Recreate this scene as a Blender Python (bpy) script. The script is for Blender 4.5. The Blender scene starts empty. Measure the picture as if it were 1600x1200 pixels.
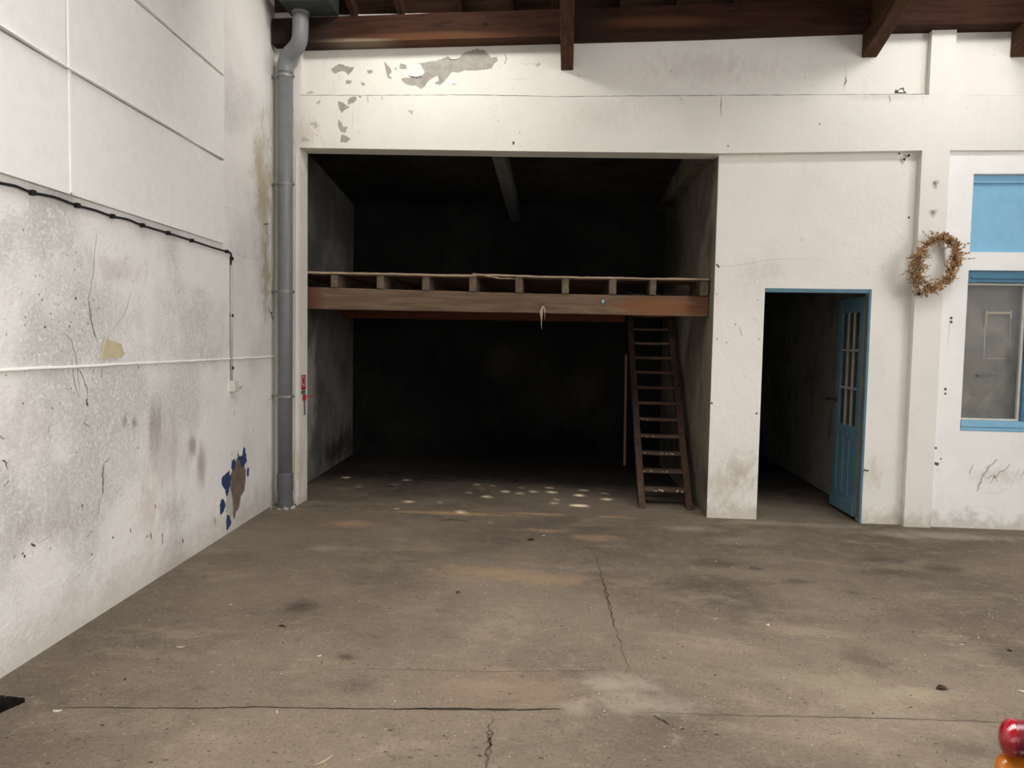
import bpy, bmesh, math, random
from mathutils import Vector, Matrix, noise
from mathutils.geometry import tessellate_polygon
random.seed(7)
SC = bpy.context.scene
COL = SC.collection

# ---------------------------------------------------------------- camera
F, YAW, PIT, ROL, D = 1149.6, -.0819, .0585, -.0179, 6.3543
def _axes():
    cy, sy = math.cos(YAW), math.sin(YAW)
    f = Vector((sy*math.cos(PIT), cy*math.cos(PIT), -math.sin(PIT)))
    r = Vector((cy, -sy, 0)); d = f.cross(r)
    c, s = math.cos(ROL), math.sin(ROL)
    return c*r+s*d, c*d-s*r, f
AR, AD, AF = _axes()
CAM = Vector((0, -D, 1.5))
cd = bpy.data.cameras.new('camera'); cam = bpy.data.objects.new('camera', cd); COL.objects.link(cam)
cd.sensor_fit = 'HORIZONTAL'; cd.sensor_width = 36; cd.lens = F*36/1600
cd.clip_start = .05
m = Matrix((AR, -AD, -AF)).transposed().to_4x4(); m.translation = CAM
cam.matrix_world = m
SC.camera = cam
# ---------------------------------------------------------------- world, lights, exposure
SC.view_settings.view_transform = 'Standard'; SC.view_settings.look = 'None'
SC.view_settings.gamma = 1; SC.view_settings.exposure = 0.0
w = bpy.data.worlds.new('world'); SC.world = w; w.use_nodes = True
w.node_tree.nodes['Background'].inputs[0].default_value = (.75, .85, 1, 1)
w.node_tree.nodes['Background'].inputs[1].default_value = .25
def area(name, loc, target, sx, sy, power, col=(1, 1, 1), spread=180):
    l = bpy.data.lights.new(name, 'AREA'); l.shape = 'RECTANGLE'; l.size = sx; l.size_y = sy
    l.energy = power; l.color = col; l.spread = math.radians(spread)
    o = bpy.data.objects.new(name, l); COL.objects.link(o); o.location = loc
    o.rotation_euler = (Vector(target)-Vector(loc)).to_track_quat('-Z', 'Y').to_euler()
    return o
area('overhead_fill_light', (1.5, -4.2, 5.3), (1.5, -4.1, 0), 7.0, 3.0, 320, (1, .985, .955), 115)  # added overhead fill; the roof above it is closed boarding
area('right_roof_pane_light', (3.15, -1.65, 4.70), (3.0, 0, 2.9), .7, .5, 26, (1, .985, .96), 150)
area('rear_fill_light', (1.5, -9.6, 1.7), (0.3, 0, 1.2), 6, 2.6, 60, (1, .98, .96), 150)  # added fill from behind the camera; the wall there is solid
area('side_fill_light', (6.85, -4.4, 3.1), (-2.6, -2.6, 2.6), 5.5, 3.2, 320, (1, .985, .97), 150)  # added side fill to brighten the left wall; no opening there
area('left_roof_pane_light', (-1.15, -1.55, 4.68), (-1.3, 0, 3.5), .40, .35, 24, (1, .97, .90), 140)
sun = bpy.data.lights.new('sun', 'SUN'); sun.energy = 34; sun.angle = math.radians(.53); sun.color = (1, .93, .8)
so = bpy.data.objects.new('sun', sun); COL.objects.link(so)
SUN_DIR = Vector((-.22, 1, -1.0)).normalized()
so.rotation_euler = SUN_DIR.to_track_quat('-Z', 'Y').to_euler(); so.location = (2, -12, 12)

# ---------------------------------------------------------------- rays from photo pixels to real planes
XL, K = -2.6436, -.059
def ray(px, py): return AR*((px-800)/F) + AD*((py-600)/F) + AF
def onY(px, py, y=0.):
    d = ray(px, py); return CAM + d*((y-CAM.y)/d.y)
def onZ(px, py, z=0.):
    d = ray(px, py); return CAM + d*((z-CAM.z)/d.z)
def onL(px, py, off=0.):
    d = ray(px, py); n = Vector((1, -K, 0)); return CAM + d*((XL+off-n.dot(CAM))/n.dot(d))
def lx(y, off=0.): return XL+off+K*y
def lerp(tab, x):
    if x <= tab[0][0]: return tab[0][1]
    for (a, b), (c, d) in zip(tab, tab[1:]):
        if x <= c: return b+(d-b)*(x-a)/(c-a)
    return tab[-1][1]
def zroof(y): return 4.40-.29*y            # underside of the roof boards

# ---------------------------------------------------------------- materials
class NT:
    def __init__(s, name):
        s.m = bpy.data.materials.new(name); s.m.use_nodes = True; s.t = s.m.node_tree
        s.b = s.t.nodes['Principled BSDF']; s.b.inputs['Specular IOR Level'].default_value = .25
    def n(s, typ, **kw):
        o = s.t.nodes.new(typ)
        for k, v in kw.items(): setattr(o, k, v)
        return o
    def l(s, a, b): s.t.links.new(a, b)
    def pos(s):
        if not hasattr(s, 'p'): s.p = s.n('ShaderNodeNewGeometry').outputs['Position']
        return s.p
    def vm(s, op, a, b):
        o = s.n('ShaderNodeVectorMath', operation=op)
        for i, v in enumerate((a, b)):
            if v is None: continue
            if hasattr(v, 'default_value'): s.l(v, o.inputs[i])
            else: o.inputs[i].default_value = v
        return o
    def mt(s, op, a, b=0., clamp=False):
        o = s.n('ShaderNodeMath', operation=op, use_clamp=clamp)
        for i, v in enumerate((a, b)):
            if hasattr(v, 'default_value'): s.l(v, o.inputs[i])
            else: o.inputs[i].default_value = v
        return o.outputs[0]
    def noise(s, scale, detail=4, rough=.6, stretch=(1, 1, 1), dist=0.):
        v = s.vm('MULTIPLY', s.pos(), stretch).outputs[0]
        o = s.n('ShaderNodeTexNoise'); s.l(v, o.inputs['Vector'])
        o.inputs['Scale'].default_value = scale; o.inputs['Detail'].default_value = detail
        o.inputs['Roughness'].default_value = rough; o.inputs['Distortion'].default_value = dist
        return o.outputs['Fac']
    def voro(s, scale, stretch=(1, 1, 1)):
        v = s.vm('MULTIPLY', s.pos(), stretch).outputs[0]
        o = s.n('ShaderNodeTexVoronoi'); s.l(v, o.inputs['Vector']); o.inputs['Scale'].default_value = scale
        return o.outputs['Distance']
    def rng(s, v, a, b, c=0., d=1.):
        o = s.n('ShaderNodeMapRange', interpolation_type='SMOOTHSTEP'); s.l(v, o.inputs[0])
        for i, q in zip((1, 2, 3, 4), (a, b, c, d)): o.inputs[i].default_value = q
        return o.outputs[0]
    def mix(s, f, a, b):
        o = s.n('ShaderNodeMix', data_type='RGBA')
        if hasattr(f, 'default_value'): s.l(f, o.inputs[0])
        else: o.inputs[0].default_value = f
        for i, v in ((6, a), (7, b)):
            if hasattr(v, 'default_value'): s.l(v, o.inputs[i])
            else: o.inputs[i].default_value = (*v, 1)
        return o.outputs[2]
    def blob(s, c, r, nz, amp=.6, soft=.5):
        """soft-edged ellipsoid mask at world point c with radii r, edge broken up by noise nz"""
        a = s.vm('SUBTRACT', s.pos(), tuple(c)).outputs[0]
        a = s.vm('DIVIDE', a, tuple(r)).outputs[0]
        ln = s.vm('LENGTH', a, None).outputs['Value']
        q = s.mt('ADD', ln, s.mt('MULTIPLY', s.mt('SUBTRACT', nz, .5), amp*2))
        return s.rng(q, 1.0, 1.0-soft, 0, 1)
    def bump(s, h, strength, dist=.01):
        o = s.n('ShaderNodeBump'); o.inputs['Strength'].default_value = strength; o.inputs['Distance'].default_value = dist
        s.l(h, o.inputs['Height']); s.l(o.outputs[0], s.b.inputs['Normal'])
    def done(s, col, rough=.8, metal=0., spec=None):
        if hasattr(col, 'default_value'): s.l(col, s.b.inputs['Base Color'])
        else: s.b.inputs['Base Color'].default_value = (*col, 1)
        if hasattr(rough, 'default_value'): s.l(rough, s.b.inputs['Roughness'])
        else: s.b.inputs['Roughness'].default_value = rough
        s.b.inputs['Metallic'].default_value = metal
        if spec is not None: s.b.inputs['Specular IOR Level'].default_value = spec
        return s.m
def plaster(name, base, blobs=(), rough_amt=.35, dirt=(.42, .36, .27), foot=None, bumpd=.008, speck=True, streak=.35, lump=.05):
    t = NT(name)
    n1 = t.noise(1.3, 5, .6); n2 = t.noise(9, 5, .65); n3 = t.noise(38, 4, .6); n4 = t.noise(6, 6, .7, (1, 1, .22)); nb = t.noise(4.5, 7, .72); nf = t.noise(17, 6, .72, (1, 1, .6))
    c = t.mix(t.rng(n1, .35, .7, 0, .55), base, tuple(x*.88 for x in base))
    c = t.mix(t.rng(n4, .55, .8, 0, streak), c, dirt)
    c = t.mix(t.rng(n2, .62, .8, 0, .25), c, dirt)
    for (p, r, col, st) in blobs:
        f = t.mt('MULTIPLY', t.blob(p, r, (nb if min(r[0] if r[0] != .4 else 9, r[1] if r[1] != .4 else 9, r[2]) > .22 else nf) if st > 0 else n4, 1.3, 1.0), abs(st))
        c = t.mix(f, c, col)
    if foot:                                  # splashed dirt low on the wall
        z = t.n('ShaderNodeSeparateXYZ'); t.l(t.pos(), z.inputs[0])
        q = t.mt('ADD', z.outputs[2], t.mt('MULTIPLY', t.mt('SUBTRACT', n2, .5), .5))
        c = t.mix(t.rng(q, foot[0], 0, 0, foot[2]), c, foot[1])
    if speck:
        v = t.voro(16); n5 = t.noise(5, 2)
        sp = t.mt('MULTIPLY', t.rng(v, .05, .025), t.rng(n5, .56, .62))
        c = t.mix(t.mt('MULTIPLY', sp, .55), c, (.13, .09, .06))
    nl = t.rng(t.noise(46, 7, .78), .40, .75)
    h = t.mt('ADD', t.mt('MULTIPLY', n3, .35), t.mt('ADD', t.mt('MULTIPLY', n2, .6), t.mt('MULTIPLY', t.mt('MULTIPLY', nl, t.rng(n1, .42, .62, .1, 1)), lump)))
    t.bump(h, rough_amt, bumpd)
    return t.done(c, .85)
def wood(name, a, b, axis=0, rough=.75, blobs=(), scale=1.):
    t = NT(name)
    st = [9*scale, 9*scale, 9*scale]; st[axis] = .8*scale
    n = t.noise(3, 6, .65, tuple(st), .6); n2 = t.noise(1.1, 3, .5); n3 = t.noise(14, 4, .6, tuple(st))
    c = t.mix(t.rng(n, .3, .72), a, b)
    c = t.mix(t.rng(n2, .4, .75, 0, .45), c, tuple(x*.55 for x in a))
    c = t.mix(t.rng(n3, .62, .8, 0, .5), c, tuple(x*.35 for x in a))
    kn = t.voro(2.3, tuple(1.6 if i != axis else .8 for i in range(3)))
    c = t.mix(t.rng(kn, .075, .04, 0, .7), c, tuple(x*.3 for x in a))
    for (p, r, col, s_) in blobs:
        c = t.mix(t.mt('MULTIPLY', t.blob(p, r, n, .5, .7), s_), c, col)
    t.bump(n, .4, .004)
    return t.done(c, rough, spec=.08)
def flat(name, col, rough=.6, metal=0., var=.15, bump=0., spec=None):
    t = NT(name); n = t.noise(14, 4)
    c = t.mix(t.rng(n, .35, .75, 0, 1), col, tuple(x*(1-var) for x in col))
    if bump: t.bump(t.noise(60, 3), bump, .003)
    return t.done(c, rough, metal, spec)

WHITE = (.74, .715, .665)
P = onL
lw_blobs = [
 (onL(410, 300), (.4, .28, .75), (.46, .37, .20), .75), (onL(416, 430), (.4, .16, .5), (.42, .32, .16), .8),
 (onL(404, 250), (.4, .16, .3), (.45, .38, .26), .45),
 (onL(245, 665), (.4, .13, .20), (.40, .36, .32), -.75), (onL(210, 660), (.4, .07, .06), (.33, .30, .28), .7), (onL(195, 660), (.4, .05, .05), (.33, .30, .28), .6),
 (onL(300, 695), (.4, .08, .10), (.36, .32, .29), -.8), (onL(315, 725), (.4, .10, .22), (.38, .34, .31), -.8), (onL(265, 700), (.4, .35, .30), (.50, .45, .41), -.6),
 (onL(270, 800), (.4, .25, .16), (.45, .41, .37), .5), (onL(232, 790), (.4, .16, .28), (.60, .44, .30), .35),
 (onL(28, 670), (.4, .25, .22), (.50, .43, .42), .35), (onL(330, 560), (.4, .3, .12), (.55, .52, .47), .5),
 (onL(60, 830), (.4, .5, .12), (.52, .46, .40), .35),
 (onL(180, 420), (.4, .5, .10), (.52, .47, .43), .35)]
M = {}
M['wall_left'] = plaster('white_plaster_left', (.88, .855, .825), lw_blobs, .8, foot=(.32, (.50, .44, .36), .5), bumpd=.016, streak=.15, lump=.38)
M['facade'] = plaster('white_plaster_facade', (.80, .775, .72), [
 (onY(1130, 760), (.35, .4, .22), (.50, .43, .33), .55), (onY(1160, 735), (.16, .4, .22), (.44, .36, .27), .5),
 (onY(1110, 100), (.7, .4, .2), (.56, .53, .48), .5), (onY(1210, 420), (.12, .4, .12), (.60, .56, .50), .5),
 (onY(1180, 425), (.2, .4, .2), (.66, .63, .57), .6), (onY(950, 180), (.5, .4, .2), (.66, .63, .57), .5),
 (onY(1370, 740), (.1, .4, .18), (.55, .47, .38), .5),
 (onY(472, 210), (.22, .4, .25), (.60, .54, .46), .6), (onY(462, 730), (.1, .4, .28), (.55, .47, .33), .6),
 (onY(1560, 745), (.30, .4, .12), (.62, .57, .50), .4),
 (onY(1380, 150), (.5, .4, .05), (.62, .57, .50), .6)],
 .6, foot=(.18, (.44, .38, .30), .6), bumpd=.012, streak=.12)
M['window_wall'] = plaster('white_plaster_lit', (.90, .895, .875), [(onY(1560, 745), (.30, .4, .12), (.66, .61, .54), .5), (onY(1470, 430), (.1, .4, .5), (.8, .79, .76), .4)], .5, foot=(.16, (.50, .45, .37), .6), bumpd=.010, streak=.08)  # paler copy of the facade plaster, stronger light put into its colour
M['panel'] = flat('white_painted_sheet', (.90, .88, .85), .7, var=.05, bump=.12)
M['peeled'] = flat('bare_grey_plaster', (.40, .375, .335), .9, var=.25, bump=.6)
M['peeled_dim'] = flat('thin_grey_plaster', (.56, .53, .48), .9, var=.2, bump=.5)
M['flake'] = flat('lifted_white_paint', (.84, .82, .77), .7, var=.05)
M['crack'] = flat('dark_crack', (.10, .08, .07), .95)
M['floorcrack'] = flat('dark_floor_crack', (.035, .027, .02), .95)
M['floorcrack2'] = flat('brown_floor_crack', (.09, .07, .052), .95)
M['softcrack'] = flat('soft_grey_crack', (.36, .33, .30), .95)
M['yellow'] = flat('pale_yellow_old_paint', (.62, .53, .35), .85, var=.15, bump=.3)
M['bluepaint'] = flat('dark_blue_old_paint', (.035, .07, .18), .6, var=.4)
M['brownpaint'] = flat('brown_render', (.20, .155, .12), .8, var=.35, bump=.5)
M['rust'] = flat('rust_mark', (.32, .12, .04), .9)
def baywall(name, col, blobs, dirt=.6):
    t = NT(name)
    n1 = t.noise(1.1, 5, .65); n2 = t.noise(5, 6, .7, (1, 1, .5)); n3 = t.noise(30, 4)
    c = t.mix(t.rng(n1, .4, .65), col, tuple(x*.55 for x in col))
    c = t.mix(t.rng(n2, .5, .7, 0, dirt), c, tuple(x*.3 for x in col))
    for (p, r, k, s_) in blobs:
        c = t.mix(t.mt('MULTIPLY', t.blob(p, r, n2, 1.1, .9), s_), c, k)
    t.bump(n3, .5, .006)
    return t.done(c, .9, spec=.1)
M['bay_left'] = baywall('stained_shaded_bay_plaster', (.20, .19, .17), [  # pale lit front and shaded depth painted in, along with stains
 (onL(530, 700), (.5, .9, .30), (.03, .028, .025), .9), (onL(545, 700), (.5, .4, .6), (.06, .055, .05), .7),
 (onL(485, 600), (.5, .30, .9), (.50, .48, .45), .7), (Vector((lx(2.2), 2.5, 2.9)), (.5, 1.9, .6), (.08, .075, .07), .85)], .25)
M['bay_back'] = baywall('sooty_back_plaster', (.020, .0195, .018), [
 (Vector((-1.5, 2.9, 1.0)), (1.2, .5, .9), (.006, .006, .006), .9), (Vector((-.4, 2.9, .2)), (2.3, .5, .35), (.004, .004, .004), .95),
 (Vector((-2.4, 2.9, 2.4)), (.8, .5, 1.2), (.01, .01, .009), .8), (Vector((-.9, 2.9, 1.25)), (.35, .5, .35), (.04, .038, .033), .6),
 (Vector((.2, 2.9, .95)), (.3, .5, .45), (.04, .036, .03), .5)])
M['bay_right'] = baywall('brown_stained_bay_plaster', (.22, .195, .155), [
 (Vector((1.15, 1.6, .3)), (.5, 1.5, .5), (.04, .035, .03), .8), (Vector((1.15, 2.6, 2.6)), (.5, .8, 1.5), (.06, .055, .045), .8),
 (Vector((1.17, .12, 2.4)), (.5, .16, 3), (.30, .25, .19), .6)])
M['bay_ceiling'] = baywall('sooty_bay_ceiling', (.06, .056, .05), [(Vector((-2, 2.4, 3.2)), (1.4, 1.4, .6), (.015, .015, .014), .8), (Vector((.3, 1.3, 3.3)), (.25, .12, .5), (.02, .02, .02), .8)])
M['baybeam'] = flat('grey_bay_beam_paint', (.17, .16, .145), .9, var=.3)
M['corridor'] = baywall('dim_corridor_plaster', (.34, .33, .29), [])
# floor
t = NT('stained_concrete')
n1 = t.noise(.55, 6, .62); n2 = t.noise(2.6, 6, .65); n3 = t.noise(11, 6, .7); n4 = t.noise(60, 4, .7)
nq = t.noise(7, 7, .75); c = t.mix(t.rng(n1, .36, .66), (.225, .178, .132), (.135, .106, .079))
ns = t.noise(1.7, 7, .72, (.6, 1.3, 1), .4)
c = t.mix(t.rng(ns, .5, .72, 0, .7), c, (.32, .26, .19))
c = t.mix(t.rng(ns, .46, .25, 0, .75), c, (.10, .079, .060))
c = t.mix(t.rng(n3, .52, .76, 0, .55), c, (.33, .285, .22))
c = t.mix(t.rng(n3, .44, .26, 0, .6), c, (.085, .067, .052))
c = t.mix(t.rng(n4, .56, .74, 0, .6), c, (.38, .33, .26))
c = t.mix(t.rng(n4, .46, .28, 0, .7), c, (.07, .055, .043))
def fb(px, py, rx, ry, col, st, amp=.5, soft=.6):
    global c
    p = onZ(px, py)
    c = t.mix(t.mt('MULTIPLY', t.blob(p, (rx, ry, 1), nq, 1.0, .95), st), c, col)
DK = (.042, .034, .028); DAPPLE = (.50, .32, .17); PALE = (.36, .32, .26)
for a in [(470, 946, .14, .13, DK, .75), (540, 1027, .07, .05, DK, .7), (560, 1070, .14, .16, DK, .35), (1100, 915, .50, .35, DK, .55), (1160, 950, .40, .25, DK, .40), (1120, 880, .30, .14, DK, .5),
          (1180, 888, .1, .07, DK, .6), (1245, 908, .16, .08, DK, .5), (1385, 876, .22, .14, DK, .45), (1385, 893, .24, .14, DK, .55), (1468, 888, .18, .12, DK, .6), (1335, 926, .1, .06, DK, .45),
          (1590, 1030, .2, .4, DK, .45), (1500, 1170, .2, .12, DK, .4), (1350, 1025, .16, .2, DK, .35), (700, 960, .25, .5, DK, .15), (650, 990, .5, .3, DK, .15),
          (545, 818, .28, .16, DAPPLE, .55), (700, 802, .9, .09, DAPPLE, .75), (840, 803, .45, .07, DAPPLE, .7), (960, 808, .3, .07, DAPPLE, .6), (850, 829, .3, .08, DAPPLE, .5), (930, 840, .28, .14, DAPPLE, .45), (755, 895, .5, .22, DAPPLE, .3), (860, 905, .4, .22, DAPPLE, .3),  # warm dappled light painted into the floor colour
          (790, 1075, .5, .22, (.30, .20, .13), .45), (1350, 1085, .3, .3, (.36, .31, .21), .4), (1250, 1060, .5, .14, (.30, .26, .18), .35), (1440, 1085, .25, .1, (.38, .33, .22), .45), (1230, 985, .35, .1, (.33, .27, .18), .4),
          (1080, 826, .35, .14, PALE, .6), (1220, 818, .5, .12, PALE, .5), (1480, 838, .9, .16, PALE, .75), (1300, 822, .4, .12, PALE, .5), (505, 857, .16, .12, PALE, .5), (1150, 845, .3, .14, (.33, .29, .24), .4),
          (960, 1070, .26, .17, (.34, .295, .23), .75), (1010, 1100, .32, .13, (.34, .295, .23), .65), (900, 1105, .1, .1, (.36, .31, .24), .6),
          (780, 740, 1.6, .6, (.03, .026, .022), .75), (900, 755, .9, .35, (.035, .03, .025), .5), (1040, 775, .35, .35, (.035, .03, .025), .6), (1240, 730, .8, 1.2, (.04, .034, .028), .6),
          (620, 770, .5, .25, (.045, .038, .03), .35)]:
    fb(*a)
for (z0, col, st) in ((1.7, (.018, .016, .014), .85),):            # shade of the deep bay painted into the floor colour
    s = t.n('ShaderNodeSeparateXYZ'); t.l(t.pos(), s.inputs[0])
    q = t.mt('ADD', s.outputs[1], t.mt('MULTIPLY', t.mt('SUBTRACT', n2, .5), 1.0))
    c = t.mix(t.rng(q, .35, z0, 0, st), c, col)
t.bump(t.mt('ADD', t.mt('MULTIPLY', n3, .6), t.mt('MULTIPLY', n4, .7)), 1, .02)
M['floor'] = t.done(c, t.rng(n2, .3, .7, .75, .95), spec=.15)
M['pit'] = flat('dark_pit_soil', (.03, .025, .02), .95, var=.5, bump=.8)
M['roofbeam'] = wood('dark_red_brown_timber', (.026, .011, .0075), (.052, .023, .014), 0, blobs=[
 (Vector((-1.2, -.12, 4.03)), (1.0, .3, .06), (.13, .058, .028), .6), (Vector((-1.9, -.12, 4.01)), (.5, .3, .03), (.34, .27, .20), .5), (Vector((.6, -.12, 4.12)), (.7, .3, .06), (.14, .06, .03), .5),
 (Vector((-2.4, -.12, 4.1)), (.5, .3, .3), (.02, .015, .012), .85), (Vector((.05, -.12, 4.1)), (.3, .3, .2), (.03, .018, .013), .7)])
M['rafter'] = wood('brown_rafter_timber', (.055, .028, .017), (.10, .052, .030), 1)
M['boards'] = wood('roof_boarding', (.065, .035, .023), (.12, .068, .044), 0, scale=.8)
M['beam'] = wood('weathered_beam_timber', (.115, .076, .050), (.185, .13, .088), 0, blobs=[
 (Vector((.78, .25, 1.82)), (.62, .4, .12), (.20, .080, .030), .7), (Vector((1.15, .25, 1.9)), (.2, .4, .2), (.12, .05, .025), .75), (Vector((-2.4, .25, 1.85)), (.16, .4, .2), (.12, .05, .03), .8)])
M['redbeam'] = wood('reddish_timber', (.12, .04, .025), (.19, .065, .035), 0)
M['joist'] = wood('grey_brown_joist', (.11, .085, .062), (.18, .14, .10), 1)
M['deck'] = wood('dark_deck_boards', (.09, .055, .035), (.15, .09, .06), 0)
M['deckedge'] = wood('splintered_pale_board', (.34, .25, .17), (.50, .39, .28), 0)
M['ladder'] = wood('worn_stair_timber', (.055, .034, .024), (.10, .065, .045), 2)
M['tread'] = wood('worn_tread_timber', (.075, .048, .034), (.15, .10, .07), 0)
M['paintfleck'] = flat('white_paint_fleck', (.75, .73, .68), .8)
M['stick'] = wood('pale_reddish_lath', (.30, .17, .11), (.38, .23, .15), 2)
M['blue'] = flat('blue_door_paint', (.105, .205, .265), .5, var=.2)
M['bluelight'] = flat('light_blue_paint', (.235, .49, .69), .55, var=.08)
M['bluedark'] = flat('mid_blue_frame_paint', (.07, .20, .31), .5, var=.2)
M['greywood'] = wood('bare_grey_door_edge', (.16, .13, .10), (.22, .18, .14), 2)
M['bar'] = flat('grey_white_glazing_bar', (.34, .33, .30), .6)
M['pvc'] = flat('grey_plastic_pipe', (.20, .205, .215), .45, var=.12, spec=.4)
M['pvc_dark'] = flat('dark_grey_plastic_collar', (.12, .122, .128), .5, var=.15)
M['zinc'] = flat('dull_zinc_sheet', (.04, .048, .044), .6, metal=.1, var=.3)
M['clamp'] = flat('galvanised_clamp', (.30, .30, .29), .5, metal=.5)
M['black'] = flat('black_cable_rubber', (.015, .015, .018), .5)
M['conduit'] = flat('pale_grey_conduit', (.50, .49, .47), .55)
M['box'] = flat('off_white_box_plastic', (.66, .64, .58), .5)
M['red'] = flat('red_plastic', (.45, .015, .02), .4)
M['signwhite'] = flat('white_sign_print', (.8, .78, .76), .5)
M['signdark'] = flat('dark_sign_label', (.10, .12, .13), .5)
M['iron'] = flat('dark_wire', (.05, .03, .03), .5, metal=.5)
M['stud'] = flat('painted_metal_stud', (.60, .57, .54), .5)
M['twig'] = flat('brown_twig', (.16, .08, .035), .8, var=.4)
M['leaf'] = flat('dried_golden_leaf', (.58, .36, .18), .7, var=.45)
M['leaf2'] = flat('dried_pale_leaf', (.72, .52, .31), .7, var=.4)
M['petal'] = flat('dusty_white_petal', (.72, .68, .62), .7)
M['cone'] = flat('dark_dried_cone', (.06, .03, .025), .7)
M['fibre'] = flat('pale_rope_fibre', (.46, .37, .25), .8)
M['chip'] = flat('pale_paint_chip', (.78, .74, .64), .7)
M['drystraw'] = flat('dry_straw', (.62, .52, .34), .7)
M['brownleaf'] = flat('dead_brown_leaf', (.10, .06, .04), .8, var=.4)
M['grit'] = flat('pale_grit', (.50, .46, .38), .9, var=.3)
M['grit_dark'] = flat('dark_grit', (.05, .04, .03), .9)
# window net behind glass: mottled, with woven marks
t = NT('dusty_net_curtain'); n1 = t.noise(7, 6, .65); n2 = t.noise(3.2, 4, .6, (1, 1, .7)); n3 = t.noise(120, 2, .5, (1, 1, 1))
c = t.mix(t.rng(n1, .35, .7), (.21, .195, .165), (.12, .118, .105)); c = t.mix(t.rng(n2, .5, .7, 0, .7), c, (.36, .30, .22)); c = t.mix(t.rng(n3, .4, .7, 0, .35), c, (.10, .10, .10))
M['net'] = t.done(c, .9)
t = NT('dusty_glass'); t.b.inputs['Alpha'].default_value = .07; M['glass'] = t.done((.5, .52, .52), .12, spec=.5)
t = NT('dim_door_glass'); t.b.inputs['Alpha'].default_value = .3; M['doorglass'] = t.done((.05, .05, .045), .25, spec=.3)
def lens(name, col):
    t = NT(name); t.b.inputs['Coat Weight'].default_value = 1; t.b.inputs['Coat Roughness'].default_value = .05
    wv = t.n('ShaderNodeTexWave'); wv.inputs['Scale'].default_value = 60; t.l(t.pos(), wv.inputs['Vector'])
    t.bump(wv.outputs['Fac'], .35, .002); t.b.inputs['Transmission Weight'].default_value = .25
    return t.done(col, .18, spec=.6)
M['lens_red'] = lens('ribbed_red_lens', (.42, .008, .02)); M['lens_amber'] = lens('ribbed_amber_lens', (.75, .22, .01))
M['lampbody'] = flat('dark_red_lamp_housing', (.17, .015, .025), .25, spec=.6)
M['carpaint'] = flat('dark_grey_car_paint', (.05, .05, .055), .3, spec=.5, var=.1)
M['tyre'] = flat('tyre_rubber', (.02, .02, .02), .85)
M['chrome'] = flat('chrome_metal', (.6, .6, .6), .2, metal=1.)

# ---------------------------------------------------------------- mesh helpers
def link(name, bm, mats, parent=None, smooth=False):
    me = bpy.data.meshes.new(name); bm.normal_update(); bm.to_mesh(me); bm.free()
    o = bpy.data.objects.new(name, me); COL.objects.link(o)
    for k in (mats if isinstance(mats, (list, tuple)) else [mats]): me.materials.append(M[k])
    if smooth:
        for p in me.polygons: p.use_smooth = True
    if parent is not None: o.parent = parent; o.matrix_parent_inverse = parent.matrix_world.inverted()
    return o
def empty(name, loc=(0, 0, 0), rz=0.):
    o = bpy.data.objects.new(name, None); COL.objects.link(o); o.location = loc; o.rotation_euler.z = rz
    o.empty_display_size = .1; o.matrix_world = Matrix.Translation(Vector(loc)) @ Matrix.Rotation(rz, 4, 'Z')
    return o
def tag(o, label, cat, group=None, kind=None):
    o['label'] = label; o['category'] = cat
    if group: o['group'] = group
    if kind: o['kind'] = kind
    return o
def struct(o): o['kind'] = 'structure'; return o
def hexa(bm, v, mi=0):
    """v: 8 corners, bottom ring then top ring, counter-clockwise"""
    q = [bm.verts.new(p) for p in v]
    for f in ((3, 2, 1, 0), (4, 5, 6, 7), (0, 1, 5, 4), (1, 2, 6, 5), (2, 3, 7, 6), (3, 0, 4, 7)):
        fc = bm.faces.new([q[i] for i in f]); fc.material_index = mi
    return q
def box(bm, x0, x1, y0, y1, z0, z1, mi=0):
    return hexa(bm, [(x0, y0, z0), (x1, y0, z0), (x1, y1, z0), (x0, y1, z0), (x0, y0, z1), (x1, y0, z1), (x1, y1, z1), (x0, y1, z1)], mi)
def slab(bm, x0, x1, y0, y1, zb, zt, mi=0):
    """box whose lower and upper edges follow functions of x"""
    hexa(bm, [(x0, y0, zb(x0)), (x1, y0, zb(x1)), (x1, y1, zb(x1)), (x0, y1, zb(x0)), (x0, y0, zt(x0)), (x1, y0, zt(x1)), (x1, y1, zt(x1)), (x0, y1, zt(x0))], mi)
def bevel(bm, w, seg=2):
    bmesh.ops.bevel(bm, geom=list(bm.edges), offset=w, segments=seg, affect='EDGES', profile=.6)
def tube(bm, pts, rad, n=10, mi=0, caps=True):
    pts = [Vector(p) for p in pts]; rad = rad if isinstance(rad, (list, tuple)) else [rad]*len(pts)
    rings = []; up = Vector((0, 0, 1))
    prev = None
    for i, p in enumerate(pts):
        d = (pts[min(i+1, len(pts)-1)]-pts[max(i-1, 0)]).normalized()
        if prev is None:
            a = d.cross(up if abs(d.z) < .9 else Vector((1, 0, 0))).normalized()
        else:
            a = (prev-d*prev.dot(d)).normalized()
        prev = a; b = d.cross(a)
        rings.append([bm.verts.new(p+(a*math.cos(2*math.pi*k/n)+b*math.sin(2*math.pi*k/n))*rad[i]) for k in range(n)])
    for r0, r1 in zip(rings, rings[1:]):
        for k in range(n):
            f = bm.faces.new((r0[k], r0[(k+1) % n], r1[(k+1) % n], r1[k])); f.material_index = mi
    if caps:
        for r in (rings[0][::-1], rings[-1]):
            f = bm.faces.new(r); f.material_index = mi
def spline(pts, n=6):
    pts = [Vector(p) for p in pts]; out = []
    q = [pts[0]]+pts+[pts[-1]]
    for i in range(1, len(q)-2):
        for k in range(n):
            u = k/n; a, b, c_, d = q[i-1], q[i], q[i+1], q[i+2]
            out.append(.5*((2*b)+(c_-a)*u+(2*a-5*b+4*c_-d)*u*u+(3*b-a-3*c_+d)*u**3))
    return out+[pts[-1]]
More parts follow.
